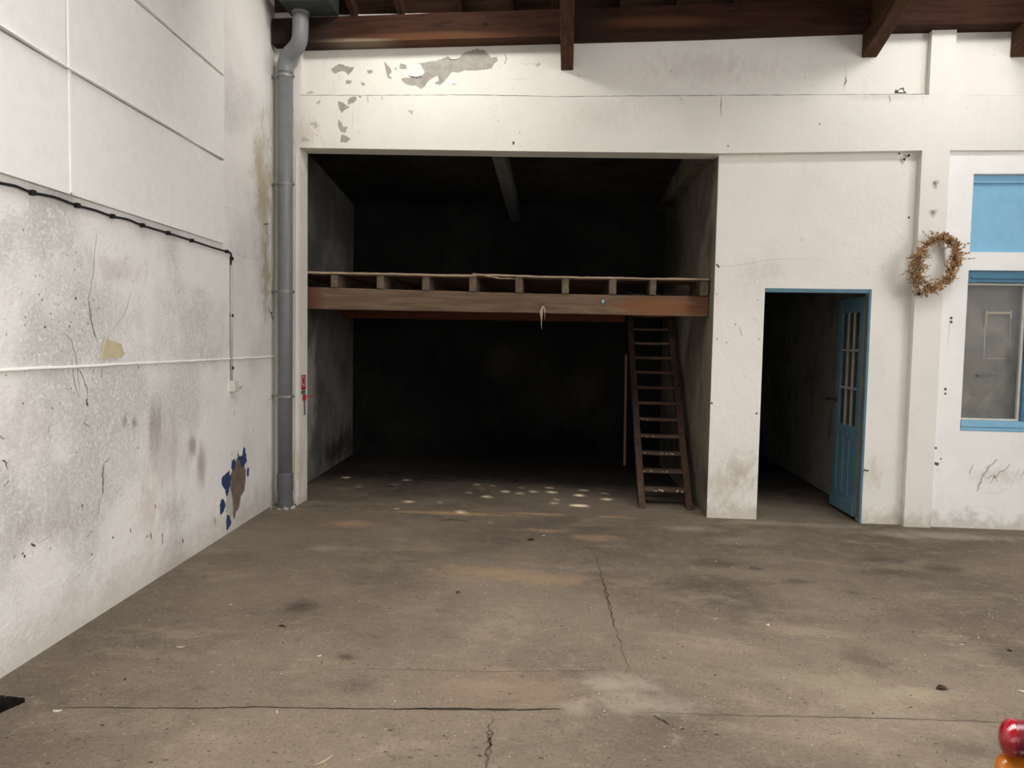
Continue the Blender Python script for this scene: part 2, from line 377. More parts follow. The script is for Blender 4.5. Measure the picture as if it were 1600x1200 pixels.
def rough(bm, amp, scale=3., seed=0.):
    for v in bm.verts:
        v.co += noise.noise_vector(v.co*scale+Vector((seed, seed, seed)))*amp
def plank(name, a, b, w, h, mats, parent=None, seg=8, amp=.003, bev=.004, side=None, mi=0):
    """timber from a to b (centre line), w = width across, h = height, slightly irregular"""
    a, b = Vector(a), Vector(b); d = (b-a); L = d.length; d.normalize()
    s = side or (d.cross(Vector((0, 0, 1))).normalized() if abs(d.z) < .95 else Vector((1, 0, 0)))
    u = s.cross(d).normalized(); bm = bmesh.new(); rings = []
    for i in range(seg+1):
        p = a+d*L*i/seg
        rings.append([bm.verts.new(p+s*x*w/2+u*y*h/2) for x, y in ((-1, -1), (1, -1), (1, 1), (-1, 1))])
    for r0, r1 in zip(rings, rings[1:]):
        for k in range(4): bm.faces.new((r0[k], r0[(k+1) % 4], r1[(k+1) % 4], r1[k]))
    bm.faces.new(rings[0][::-1]); bm.faces.new(rings[-1])
    bmesh.ops.recalc_face_normals(bm, faces=bm.faces)
    rough(bm, amp, 4, random.random()*9)
    ed = [e for e in bm.edges if len(e.link_faces) == 2 and e.calc_face_angle(0) > .7]
    if bev: bmesh.ops.bevel(bm, geom=ed, offset=bev, segments=1, affect='EDGES')
    return link(name, bm, mats, parent)
def jag(loop, amp, sub=6):
    out = []
    for i, a in enumerate(loop):
        b = loop[(i+1) % len(loop)]
        n = (b-a).length
        for k in range(sub):
            p = a.lerp(b, k/sub); out.append(p+Vector((random.uniform(-1, 1), random.uniform(-1, 1), random.uniform(-1, 1)))*amp*min(1, n*6 if k else 1))
    return out
def decal(bm, loop, nrm, off, mi, ref=None):
    """irregular flat patch lying on the wall, off metres proud of it"""
    nrm = Vector(nrm).normalized(); c0 = ref or loop[0]
    loop = [p-nrm*(p-c0).dot(nrm)+nrm*off for p in loop]
    tr = tessellate_polygon([loop]); vs = [bm.verts.new(p) for p in loop]
    for f in tr:
        try: fc = bm.faces.new([vs[i] for i in f])
        except ValueError: continue
        fc.material_index = mi; fc.normal_update()
        if fc.normal.dot(nrm) < 0: fc.normal_flip()
def patch(bm, conv, px, nrm, mi, amp=.006, sub=5, off=.0015):
    lp_ = [conv(*p) for p in px]; decal(bm, jag(lp_, amp, sub), nrm, off, mi, lp_[0].copy())
def crack(bm, pts, nrm, width, mi, jit=.006, sub=5, off=.0016, taper=True):
    nrm = Vector(nrm).normalized(); q = []
    for i in range(len(pts)-1):
        for k in range(sub):
            p = pts[i].lerp(pts[i+1], k/sub)
            if i+k: p = p+Vector((random.uniform(-1, 1), random.uniform(-1, 1), random.uniform(-1, 1)))*jit
            q.append(p)
    q.append(pts[-1]); n = len(q); prev = None
    for i, p in enumerate(q):
        p = p-nrm*(p-pts[0]).dot(nrm)+nrm*off
        d = (q[min(i+1, n-1)]-q[max(i-1, 0)]); s = d.cross(nrm).normalized()
        wd = width*(math.sin(math.pi*(i+.4)/(n+.4))**.5 if taper else 1)*random.uniform(.5, 1.2)/2
        cur = (bm.verts.new(p-s*wd), bm.verts.new(p+s*wd))
        if prev:
            f = bm.faces.new((prev[0], prev[1], cur[1], cur[0])); f.material_index = mi
            f.normal_update()
            if f.normal.dot(nrm) < 0: f.normal_flip()
        prev = cur
def ridge(bm, pts, nrm, w, h, mi):
    """raised bead of plaster or tape along a joint"""
    nrm = Vector(nrm).normalized(); n = len(pts); prev = None
    for i, p in enumerate(pts):
        d = (pts[min(i+1, n-1)]-pts[max(i-1, 0)]); s = d.cross(nrm).normalized()
        cur = [bm.verts.new(p-s*w/2), bm.verts.new(p-s*w/5+nrm*h*.85), bm.verts.new(p+s*w/5+nrm*h), bm.verts.new(p+s*w/2)]
        if prev:
            for k in range(3):
                f = bm.faces.new((prev[k], prev[k+1], cur[k+1], cur[k])); f.material_index = mi; f.normal_update()
                if f.normal.dot(nrm) < 0: f.normal_flip()
        prev = cur
NF = Vector((0, -1, 0)); NLW = Vector((1, -K, 0)).normalized(); UP = Vector((0, 0, 1))

# ---------------------------------------------------------------- floor with its pit
ring = [Vector((x, y, 0)) for x, y in ((-3.4, -10), (7.2, -10), (7.2, 5.2), (-3.4, 5.2))]
hole = [onZ(*p) for p in ((-40, 1092), (-8, 1086), (10, 1087), (38, 1090), (39, 1097), (30, 1101), (14, 1108), (-2, 1116), (-30, 1130), (-60, 1120))]
hole = jag(hole, .006, 4)
for p in hole: p.z = 0
bm = bmesh.new()
tr = tessellate_polygon([ring, hole]); allp = ring+hole; vs = [bm.verts.new(p) for p in allp]
for f in tr:
    fc = bm.faces.new([vs[i] for i in f]); fc.normal_update()
    if fc.normal.z < 0: fc.normal_flip()
hv = vs[4:]
low = [bm.verts.new(Vector((p.x*.97-.07, p.y, -.35))) for p in hole]
for i in range(len(hv)):
    j = (i+1) % len(hv); f = bm.faces.new((hv[i], hv[j], low[j], low[i])); f.material_index = 1
f = bm.faces.new(low); f.material_index = 1
# joints and cracks in the concrete
def fz(*l): return [onZ(*p) for p in l]
crack(bm, fz((70, 1105), (180, 1106), (320, 1107), (400, 1105), (520, 1107), (620, 1108), (700, 1107), (790, 1109), (882, 1108)), UP, .008, 2, .004, 9)
crack(bm, fz((620, 1108), (700, 1108), (790, 1110), (875, 1108)), UP, .014, 2, .004, 9)
crack(bm, fz((1000, 1113), (1150, 1118), (1300, 1121), (1430, 1124), (1600, 1130)), UP, .005, 3, .004, 9)
crack(bm, fz((929, 862), (937, 890), (944, 915), (955, 960), (967, 1000), (983, 1047)), UP, .009, 3, .008, 9)
crack(bm, fz((941, 905), (950, 935), (958, 965)), UP, .006, 2, .010, 9)
crack(bm, fz((770, 1118), (762, 1145), (768, 1165), (758, 1200), (752, 1240)), UP, .009, 3, .009, 9)
crack(bm, fz((768, 1140), (765, 1160), (760, 1185)), UP, .007, 2, .008, 9)
crack(bm, fz((1020, 1118), (1035, 1126), (1045, 1133)), UP, .012, 2, .004)
crack(bm, fz((685, 814), (705, 812), (732, 815)), UP, .03, 2, .012)
crack(bm, fz((880, 852), (905, 857), (960, 857)), UP, .012, 3, .006)
crack(bm, fz((480, 1048), (600, 1045), (760, 1050), (900, 1048), (1030, 1049)), UP, .003, 3, .003)
for k in range(150):                               # small pocks where the surface has chipped
    px, py = random.uniform(0, 1600), random.uniform(850, 1200)
    if py < 1060-.62*px: continue
    p = onZ(px, py); r = random.uniform(.003, .009)
    loop = [p+Vector((math.cos(a)*r*random.uniform(.6, 1.8), math.sin(a)*r*random.uniform(.3, .8), 0)) for a in [i*math.pi/4 for i in range(8)]]
    decal(bm, loop, UP, .0012, random.choice((2, 3, 3)))
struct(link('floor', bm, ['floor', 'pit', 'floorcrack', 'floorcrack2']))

# ---------------------------------------------------------------- left wall
bm = bmesh.new()
Y0, Y1 = -10.0, .0
hexa(bm, [(lx(Y0)-.25, Y0, -.05), (lx(Y0), Y0, -.05), (lx(Y1), Y1, -.05), (lx(Y1)-.25, Y1, -.05), (lx(Y0)-.25, Y0, zroof(Y0)+.05), (lx(Y0), Y0, zroof(Y0)+.05), (lx(Y1), Y1, zroof(Y1)+.05), (lx(Y1)-.25, Y1, zroof(Y1)+.05)])
N = NLW
def cl(pts, w_, mi, **k): crack(bm, [onL(*p) for p in pts], N, w_, mi, **k)
# crack(s): 1 dark, 2 soft, 3 raised plaster, 4 yellow, 5 blue, 6 brown, 7 rust, 8 grey
cl([(150, 365), (146, 420), (138, 470), (141, 498), (147, 518), (151, 530)], .006, 2)
cl([(138, 470), (142, 500), (146, 520), (150, 528)], .006, 1)
cl([(172, 340), (160, 352), (150, 366)], .008, 3)
cl([(205, 455), (196, 482), (183, 502), (165, 525), (158, 560), (156, 580)], .007, 3)
cl([(205, 457), (197, 484), (184, 505), (166, 527)], .003, 2)
cl([(100, 518), (110, 530), (116, 550), (120, 580), (124, 612)], .006, 2)
cl([(120, 575), (130, 590), (135, 605), (136, 620)], .005, 1)
cl([(136, 622), (135, 628), (137, 635)], .014, 1, jit=.002)
cl([(163, 722), (160, 740), (161, 760), (160, 772)], .009, 1)
cl([(160, 772), (155, 790), (151, 812)], .004, 2)
cl([(163, 722), (171, 716)], .005, 1); cl([(136, 655), (130, 660), (140, 668)], .006, 2)
cl([(112, 560), (116, 600), (124, 622)], .003, 1)
cl([(362, 395), (385, 402), (408, 407)], .002, 2, jit=.001)
cl([(330, 30), (331, 60), (330, 100)], .002, 2); cl([(240, 245), (240, 270)], .004, 1)
cl([(268, 296), (282, 296), (273, 330)], .004, 2, jit=.001); cl([(348, 324), (358, 324)], .003, 2); cl([(348, 324), (347, 345)], .002, 2)
cl([(410, 150), (411, 175), (408, 200)], .008, 2); cl([(424, 200), (418, 225), (426, 240)], .01, 2); cl([(415, 350), (417, 365), (420, 369)], .012, 1); cl([(412, 350), (419, 350)], .012, 1)
cl([(420, 480), (424, 492), (427, 500)], .022, 1, jit=.01)
cl([(418, 625), (418, 638)], .006, 2); cl([(418, 625), (424, 623)], .005, 2)
cl([(3, 718), (8, 722), (11, 732)], .006, 1); cl([(0, 681), (6, 685)], .012, 2); cl([(6, 760), (14, 750)], .008, 2); cl([(77, 664), (75, 678)], .005, 2)
cl([(48, 850), (55, 853)], .012, 1, jit=.002); cl([(134, 840), (145, 830)], .004, 2); cl([(60, 850), (80, 834)], .004, 2)
cl([(312, 560), (317, 540), (322, 520)], .003, 2); cl([(158, 565), (159, 590)], .003, 1); cl([(366, 640), (365, 650)], .008, 2)
cl([(235, 832), (236, 842)], .012, 7, jit=.002); cl([(253, 833), (254, 850)], .013, 7, jit=.002); cl([(203, 826), (204, 833)], .01, 7, jit=.002); cl([(242, 788), (243, 795)], .008, 1); cl([(285, 842), (286, 848)], .014, 1, jit=.002)
for (px, py) in ((362, 710), (119, 707), (215, 700), (396, 672), (176, 840), (230, 838), (388, 635), (70, 511), (61, 460), (118, 466), (108, 510), (216, 574), (399, 222), (404, 296), (404, 330), (128, 790), (78, 857), (22, 870), (38, 869), (143, 866), (35, 865)):
    p = onL(px, py); r = random.uniform(.003, .007)
    decal(bm, [p+Vector((0, math.cos(a)*r, math.sin(a)*r*1.3)) for a in [i*1.05 for i in range(6)]], N, .0017, 1, p)
for k in range(90):                                # scabby raised specks around the damp area
    px, py = random.gauss(110, 60), random.gauss(500, 70)
    if not (0 < px < 400 and 330 < py < 660): continue
    p = onL(px, py); r = random.uniform(.002, .005)
    decal(bm, [p+Vector((0, math.cos(a)*r, math.sin(a)*r*random.uniform(.6, 1.6))) for a in [i*1.05 for i in range(6)]], N, .0017, random.choice((1, 2, 2, 2, 2)), p)
patch(bm, onL, [(162, 526), (176, 533), (190, 538), (193, 550), (196, 552), (190, 558), (170, 560), (158, 561), (157, 545)], N, 4, .003)
patch(bm, onL, [(371, 702), (373, 714), (378, 712), (380, 698), (382, 700), (384, 712), (385, 720), (382, 726), (378, 730), (371, 716)], N, 5, .012, 6, .0030)
patch(bm, onL, [(362, 720), (366, 717), (368, 722), (365, 735), (361, 732)], N, 5, .012, 6, .0030)
patch(bm, onL, [(358, 735), (360, 750), (357, 768), (354, 778), (351, 765), (346, 757), (346, 746), (352, 740)], N, 5, .012, 6, .0030)
patch(bm, onL, [(349, 778), (352, 790), (347, 803), (344, 804), (343, 790), (345, 782)], N, 5, .012, 6, .0030)
patch(bm, onL, [(354, 805), (358, 805), (361, 818), (354, 830), (353, 815)], N, 5, .012, 6, .0030)
patch(bm, onL, [(386, 730), (389, 732), (388, 745), (385, 744)], N, 5, .012, 6, .0030)
patch(bm, onL, [(376, 714), (381, 722), (382, 733), (384, 732), (382, 765), (376, 776), (372, 796), (368, 800), (366, 812), (362, 802), (359, 770), (360, 742), (364, 730), (370, 716)], N, 6, .005, 4, .0022)
patch(bm, onL, [(356, 768), (360, 765), (363, 782), (364, 806), (358, 812), (352, 800), (353, 782)], N, 8, .008, 4, .0026)
patch(bm, onL, [(334, 808), (337, 810), (337, 823), (334, 818)], N, 8, .004, 3)
n_ = 40
ridge(bm, [Vector((lx(y), y, 1.322-.004*y+random.uniform(-.002, .002))) for y in [-4.4+(4.4-.02)*i/n_ for i in range(n_+1)]], N, .016, .009, 3)
for k in range(60):                                # crumbs of dark grout along the foot of the wall
    y = -4+4*random.random(); p = Vector((lx(y), y, random.uniform(0, .03)**1.0)); r = random.uniform(.006, .02)
    decal(bm, [p+Vector((0, math.cos(a)*r*1.6, abs(math.sin(a))*r)) for a in [i*1.05 for i in range(6)]], N, .0018, random.choice((2, 8, 8)), p)
struct(link('wall_left', bm, ['wall_left', 'crack', 'softcrack', 'flake', 'yellow', 'bluepaint', 'brownpaint', 'rust', 'peeled_dim']))

# painted lining sheets high on the left wall
def sheet(y0, y1, z0, z1, label):
    bm = bmesh.new(); th = .022; ny, nz = 24, 8; g = []
    for i in range(ny+1):
        row = []
        for j in range(nz+1):
            y = y0+(y1-y0)*i/ny; z = z0+(z1-z0)*j/nz
            o = .006*noise.noise(Vector((y*1.3, z*1.6, z0)))
            row.append(bm.verts.new((lx(y, th+o), y, z)))
        g.append(row)
    for i in range(ny):
        for j in range(nz): bm.faces.new((g[i][j], g[i+1][j], g[i+1][j+1], g[i][j+1]))
    be = [e for e in bm.edges if e.is_boundary]
    r = bmesh.ops.extrude_edge_only(bm, edges=be)
    for v in [v for v in r['geom'] if isinstance(v, bmesh.types.BMVert)]: v.co.x = lx(v.co.y)+.001
    bmesh.ops.recalc_face_normals(bm, faces=bm.faces)
    return tag(link('wall_panel', bm, 'panel'), label, 'wall panel', 'painted lining sheets on the left wall')
G = .006
sheet(-2.92+G, -1.12, 2.172, 2.765-G, 'lower white lining sheet on left wall, just above the black cable, next to the corner')
sheet(-4.72, -2.92-G, 2.172, 2.765-G, 'lower white lining sheet at the far left edge of the photo above the black cable')
sheet(-2.92+G, -1.12, 2.765+G, 3.365-G, 'middle white lining sheet on left wall between the two long sloping joints')
sheet(-4.72, -2.92-G, 2.765+G, 3.365-G, 'upper left corner white lining sheet beyond the vertical joint')
sheet(-2.92+G, -1.12, 3.365+G, 4.05, 'topmost visible white lining sheet on left wall beneath the roof')
def bead(pts, w_, h_, label):
    bm = bmesh.new(); ridge(bm, pts, N, w_, h_, 0); return struct(link('trim_joint', bm, 'panel')), label
b1 = bmesh.new()
pts = [Vector((lx(y, .024), y, 2.773+.008*noise.noise(Vector((y*2.2, 0, 5))))) for y in [-4.6+3.46*i/60 for i in range(61)]]
ridge(b1, pts, N, .016, .012, 0); struct(link('trim_1', b1, 'panel'))
b1 = bmesh.new()
pts = [Vector((lx(y, .023), y, 3.378+.005*noise.noise(Vector((y*2.5, 0, 8))))) for y in [-2.9+1.76*i/40 for i in range(41)]]
ridge(b1, pts, N, .010, .006, 0); struct(link('trim_2', b1, 'panel'))
b1 = bmesh.new()
pts = [Vector((lx(-2.92, .023), -2.92+.003*noise.noise(Vector((0, z*2, 1))), z)) for z in [2.18+1.2*i/20 for i in range(21)]]
ridge(b1, pts, N, .03, .006, 0); struct(link('trim_3', b1, 'panel'))

# ---------------------------------------------------------------- end wall of the hall (facade of the bay)
zL = lambda x: lerp([(-2.5, 3.152), (-.5, 3.115), (1.18, 3.092), (2.8, 3.11), (4.4, 3.108)], x)
zB = lambda x: lerp([(-2.5, 3.603), (-.5, 3.586), (1.2, 3.565), (2.85, 3.555), (4.4, 3.535)], x)
zT = lambda x: 4.30
bm = bmesh.new(); BK = .20; R1 = .06; R2 = .07; R3 = .035
c0 = lambda x: 0.0
xs = [-2.42, -1.4, -.5, .4, 1.185, 2.0, 2.8, 3.6, 4.4]
for a, b in zip(xs, xs[1:]): slab(bm, a, b, 0, BK, zL, zB)
slab(bm, -2.70, -2.42, 0, BK, c0, zB)                       # left pier
slab(bm, -2.70, -2.41, 0, BK, zB, zT)
for a, b in zip([-2.41, -1.0, .5, 1.7], [-1.0, .5, 1.7, 2.832]): slab(bm, a, b, R1, BK, zB, zT)
slab(bm, 2.832, 3.022, 0, BK, zB, zT); slab(bm, 3.022, 4.4, R1, BK, zB, zT)
slab(bm, 2.80, 3.018, 0, BK, c0, zL)                        # pier right of the door
DX0, DX1, DZ = 1.608, 2.482, 1.985
slab(bm, 1.188, DX0, R2, BK, c0, zL); slab(bm, DX1, 2.80, R2, BK, c0, zL)
slab(bm, DX0, DX1, R2, BK, lambda x: DZ, zL)
WX0, WX1 = 3.229, 4.15
slab(bm, 3.018, WX0, R3, BK, c0, zL, 5); slab(bm, WX1, 4.4, R3, BK, c0, zL, 5)
slab(bm, WX0, WX1, R3, BK, c0, lambda x: .82, 5); slab(bm, WX0, WX1, R3, BK, lambda x: 2.148, lambda x: 2.297, 5); slab(bm, WX0, WX1, R3, BK, lambda x: 2.93, zL, 5)
bmesh.ops.recalc_face_normals(bm, faces=bm.faces)
def fp(off):
    return lambda x, y: onY(x, y, off)
U = fp(R1); B = fp(0); Dw = fp(R2); Ww = fp(R3)
def pp(conv, pts, mi, amp=.009, sub=6, off=.0015): patch(bm, conv, pts, NF, mi, amp, sub, off)
def cc(conv, pts, w_, mi, **k): crack(bm, [conv(*p) for p in pts], NF, w_, mi, **k)
# peeled paint, upper panel
pp(U, [(517, 108), (531, 100), (548, 106), (554, 104), (551, 110), (544, 118), (541, 113), (534, 111), (522, 115)], 1)
pp(U, [(541, 125), (550, 126), (548, 131), (540, 131)], 1, .003); pp(U, [(565, 128), (571, 131), (570, 134), (564, 133)], 1, .003)
pp(U, [(573, 110), (581, 109), (583, 113), (576, 116)], 1, .003)
pp(U, [(600, 96), (606, 102), (611, 108), (612, 113), (608, 117), (613, 124), (606, 122), (603, 112)], 1, .004)
pp(U, [(625, 99), (634, 101), (636, 108), (624, 108)], 1, .003); pp(U, [(616, 106), (621, 107), (618, 110)], 1, .002)
pp(U, [(645, 100), (660, 99), (668, 96), (680, 95), (694, 91), (700, 88), (706, 93), (716, 92), (721, 86), (726, 82), (733, 80), (745, 76), (752, 78), (757, 78), (762, 84), (768, 90), (776, 89), (778, 95), (772, 100), (768, 107), (756, 109), (742, 110), (728, 110), (716, 113), (706, 113), (700, 120), (694, 127), (688, 133), (680, 131), (676, 122), (668, 128), (664, 135), (658, 139), (650, 134), (640, 134), (632, 130), (626, 123), (636, 121), (650, 122), (660, 120), (664, 112), (658, 106), (650, 108)], 1, .006)
pp(U, [(648, 99), (658, 102), (662, 110), (660, 118), (650, 121), (640, 118), (642, 106)], 3, .004, 4, .010)
cc(U, [(638, 119), (648, 122), (660, 120)], .010, 2, jit=.003); cc(U, [(699, 92), (708, 94), (718, 91)], .007, 2, jit=.003)
pp(U, [(696, 126), (704, 122), (712, 126), (714, 132), (702, 131)], 3, .004, 4, .008); cc(U, [(700, 127), (708, 131), (714, 132)], .007, 2)
pp(U, [(676, 122), (684, 119), (686, 126), (679, 130)], 3, .003, 3, .006)
cc(U, [(788, 83), (791, 92), (788, 100)], .006, 2); cc(U, [(800, 84), (808, 80)], .003, 2)
cc(U, [(812, 98), (822, 101), (838, 99), (846, 97)], .004, 4); cc(U, [(790, 123), (808, 124), (824, 123)], .003, 4)
cc(U, [(508, 118), (505, 105), (512, 85), (520, 79), (528, 84), (524, 96)], .003, 4, jit=.002)
pp(U, [(836, 100), (844, 98), (845, 102), (838, 105)], 4, .003)
# band
pp(B, [(548, 152), (556, 150), (558, 156), (550, 162), (543, 164), (544, 156)], 1); pp(B, [(528, 158), (536, 160), (546, 168), (538, 172), (534, 177), (530, 170)], 1)
pp(B, [(529, 186), (534, 192), (536, 198), (543, 198), (540, 208), (532, 206), (528, 196)], 1); pp(B, [(533, 210), (541, 212), (548, 217), (542, 223), (532, 222)], 1)
pp(B, [(486, 192), (494, 190), (497, 196), (493, 202), (490, 196), (484, 195)], 4); pp(B, [(494, 160), (501, 156), (500, 162), (496, 164)], 4, .003)
pp(B, [(560, 150), (565, 150), (563, 154)], 1, .003); pp(B, [(472, 213), (480, 216), (486, 221), (470, 222)], 4)
pp(B, [(478, 146), (486, 142), (491, 145), (482, 147)], 4, .003); pp(B, [(493, 210), (497, 211), (495, 214)], 4, .002)
pp(B, [(455, 166), (459, 168), (459, 176), (454, 178)], 4, .003)
pp(B, [(637, 172), (646, 173), (644, 180), (640, 176)], 4, .003)
pp(B, [(800, 221), (805, 222), (802, 228)], 2, .002, 3)
cc(B, [(551, 154), (551, 190), (549, 216)], .002, 4); cc(B, [(574, 150), (575, 160)], .006, 2); cc(B, [(597, 151), (597, 156)], .005, 2)
cc(B, [(470, 149), (620, 149), (735, 148), (870, 151), (1000, 150), (1130, 149)], .004, 2, sub=14, jit=.0015, taper=False)
cc(B, [(1130, 149), (1300, 148), (1452, 147)], .004, 2, sub=14, jit=.0015, taper=False); cc(B, [(1494, 148), (1600, 150)], .003, 4, sub=8, jit=.0015)
cc(B, [(1127, 152), (1127, 182)], .005, 2); cc(B, [(1060, 150), (1066, 158)], .006, 4); cc(B, [(1389, 148), (1390, 160)], .006, 2)
cc(U, [(1322, 98), (1320, 125), (1317, 145)], .004, 4); cc(U, [(1321, 120), (1322, 128), (1318, 134)], .010, 2)
pp(B, [(1136, 227), (1139, 227), (1138, 230)], 2, .001, 2); pp(B, [(1279, 193), (1282, 193), (1281, 196)], 2, .001, 2)
# door wall
cc(Dw, [(1122, 417), (1140, 416), (1170, 412), (1200, 406), (1235, 404), (1290, 408)], .004, 4, sub=6, jit=.003)
cc(Dw, [(1118, 412), (1124, 418)], .016, 2, jit=.002)
for (px, py, mi) in ((1135, 469, 3), (1158, 473, 3), (1184, 469, 4), (1151, 385, 3), (1184, 439, 3), (1120, 460, 4), (1120, 530, 4), (1135, 535, 4), (1149, 507, 4), (1186, 530, 4), (1159, 556, 3), (1182, 646, 2), (1112, 630, 2), (1270, 250, 3), (1280, 238, 4), (1420, 340, 2), (1405, 240, 2)):
    p = Dw(px, py); r = .010
    decal(bm, [p+Vector((math.cos(a)*r, 0, math.sin(a)*r)) for a in [i*1.05 for i in range(6)]], NF, .002, mi)
pp(Dw, [(1155, 508), (1158, 515), (1160, 525), (1157, 522)], 4, .002, 3)
for k in range(26):
    x = random.uniform(1118, 1176); y = random.uniform(725, 788); cc(Dw, [(x, y), (x+random.uniform(-6, 6), y+random.uniform(4, 16))], .003, 4)
cc(Dw, [(1115, 722), (1135, 722), (1137, 738)], .004, 4); cc(Dw, [(1140, 700), (1139, 742)], .003, 4)
# window wall marks
cc(Ww, [(1484, 498), (1483, 515), (1481, 540)], .004, 4, jit=.001)
for (px, py, r) in ((1486, 497, .012), (1486, 503, .012), (1477, 608, .012), (1477, 615, .010), (1462, 700, .010), (1470, 717, .008)):
    p = (Ww if px > 1465 else B)(px, py); decal(bm, [p+Vector((math.cos(a)*r, 0, math.sin(a)*r)) for a in [i*1.05 for i in range(6)]], NF, .002, 2)
pp(Ww, [(1460, 722), (1467, 723), (1466, 728), (1460, 726)], 2, .003, 3)
cc(Ww, [(1526, 768), (1535, 745), (1545, 730), (1558, 718)], .022, 4, jit=.006); cc(Ww, [(1515, 742), (1519, 725)], .012, 4); cc(Ww, [(1545, 755), (1560, 740), (1578, 725)], .014, 4, jit=.01)
cc(Ww, [(1530, 770), (1560, 770), (1578, 762), (1590, 735)], .003, 4); cc(Ww, [(1540, 748), (1552, 742), (1560, 752)], .012, 4, jit=.01); cc(Ww, [(1594, 750), (1600, 735), (1606, 745)], .012, 4, jit=.008)
pp(U, [(1397, 146), (1399, 140), (1404, 142), (1406, 138), (1412, 137), (1413, 142), (1417, 146)], 2, .003, 3)
pp(U, [(1402, 145), (1405, 141), (1409, 140), (1411, 145)], 3, .002, 3, .012)
for k in range(40):
    px, py = random.uniform(480, 1590), random.uniform(85, 230)
    p = (U if py < 146 else B)(px, py); r = random.uniform(.002, .005)
    decal(bm, [p+Vector((math.cos(a)*r, 0, math.sin(a)*r)) for a in [i*1.05 for i in range(6)]], NF, .002, random.choice((2, 4, 4)))
struct(link('wall_back', bm, ['facade', 'peeled', 'crack', 'flake', 'peeled_dim', 'window_wall']))
# chamfered left edge of the opening
bm = bmesh.new(); tube(bm, [(-2.452, -.003, .02), (-2.452, -.003, 3.1)], .003, 6); struct(link('trim_4', bm, 'flake'))

# ---------------------------------------------------------------- bay behind the opening
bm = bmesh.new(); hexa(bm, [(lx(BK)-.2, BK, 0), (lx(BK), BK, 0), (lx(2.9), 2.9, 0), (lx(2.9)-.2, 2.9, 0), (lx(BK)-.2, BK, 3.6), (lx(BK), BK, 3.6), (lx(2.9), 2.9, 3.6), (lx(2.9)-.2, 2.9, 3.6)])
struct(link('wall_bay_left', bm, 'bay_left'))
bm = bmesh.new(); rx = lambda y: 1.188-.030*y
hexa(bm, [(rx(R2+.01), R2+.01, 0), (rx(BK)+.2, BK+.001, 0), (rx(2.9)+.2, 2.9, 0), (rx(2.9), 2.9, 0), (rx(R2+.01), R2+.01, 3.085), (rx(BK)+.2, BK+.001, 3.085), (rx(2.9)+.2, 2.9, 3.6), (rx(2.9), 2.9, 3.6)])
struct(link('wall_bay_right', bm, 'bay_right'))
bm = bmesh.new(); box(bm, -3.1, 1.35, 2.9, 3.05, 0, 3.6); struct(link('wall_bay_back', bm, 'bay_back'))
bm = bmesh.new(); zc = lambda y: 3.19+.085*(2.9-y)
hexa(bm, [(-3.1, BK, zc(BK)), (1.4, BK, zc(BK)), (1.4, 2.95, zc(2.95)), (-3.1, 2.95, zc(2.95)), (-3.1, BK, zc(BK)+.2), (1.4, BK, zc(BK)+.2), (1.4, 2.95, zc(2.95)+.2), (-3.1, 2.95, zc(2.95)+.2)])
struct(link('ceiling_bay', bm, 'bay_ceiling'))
bm = bmesh.new()
hexa(bm, [(-.80, BK, 3.25), (-.68, BK, 3.25), (-.70, 2.9, 2.99), (-.816, 2.9, 2.99), (-.80, BK, 3.45), (-.68, BK, 3.45), (-.70, 2.9, 3.22), (-.816, 2.9, 3.22)])
bevel(bm, .006, 1)
tag(link('ceiling_beam', bm, 'baybeam'), 'slim grey beam under the dark ceiling of the bay above the mezzanine', 'beam')
bm = bmesh.new()
hexa(bm, [(1.06, BK, 3.10), (rx(BK)-.001, BK, 3.10), (rx(2.9)-.001, 2.9, 3.12), (1.0, 2.9, 3.12), (1.06, BK, 3.44), (rx(BK)-.001, BK, 3.44), (rx(2.9)-.001, 2.9, 3.22), (1.0, 2.9, 3.22)])
struct(link('trim_5', bm, 'bay_right'))
# ledge across the back wall of the bay
bm = bmesh.new(); hexa(bm, [(-2.8, 2.86, 1.28), (1.1, 2.86, 1.28), (1.1, 2.9, 1.28), (-2.8, 2.9, 1.28), (-2.8, 2.885, 1.38), (1.1, 2.885, 1.38), (1.1, 2.9, 1.38), (-2.8, 2.9, 1.38)]); struct(link('trim_6', bm, 'bay_back'))

# ---------------------------------------------------------------- corridor behind the door
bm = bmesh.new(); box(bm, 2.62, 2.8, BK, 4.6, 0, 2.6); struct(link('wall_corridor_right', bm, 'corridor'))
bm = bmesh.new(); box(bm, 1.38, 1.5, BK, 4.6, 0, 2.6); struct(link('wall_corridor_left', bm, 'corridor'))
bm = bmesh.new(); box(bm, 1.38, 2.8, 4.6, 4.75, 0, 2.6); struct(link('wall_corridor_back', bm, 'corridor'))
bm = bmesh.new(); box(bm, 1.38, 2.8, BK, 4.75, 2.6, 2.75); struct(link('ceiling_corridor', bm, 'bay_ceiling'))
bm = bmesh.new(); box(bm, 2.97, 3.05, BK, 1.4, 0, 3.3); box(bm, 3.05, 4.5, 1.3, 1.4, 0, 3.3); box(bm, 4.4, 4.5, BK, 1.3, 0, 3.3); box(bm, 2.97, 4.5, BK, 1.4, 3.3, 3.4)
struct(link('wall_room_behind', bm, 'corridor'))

# ---------------------------------------------------------------- the rest of the hall (behind and beside the camera)
bm = bmesh.new(); box(bm, 7.0, 7.2, -10, 0.2, 0, zroof(-10)+.2); struct(link('wall_right', bm, 'facade'))
bm = bmesh.new(); box(bm, -3.4, 7.2, -10.2, -10, 0, zroof(-10)+.2); struct(link('wall_front', bm, 'facade'))
bm = bmesh.new(); box(bm, 4.4, 7.2, 0, .2, 0, 4.3); struct(link('wall_back_right', bm, 'facade'))
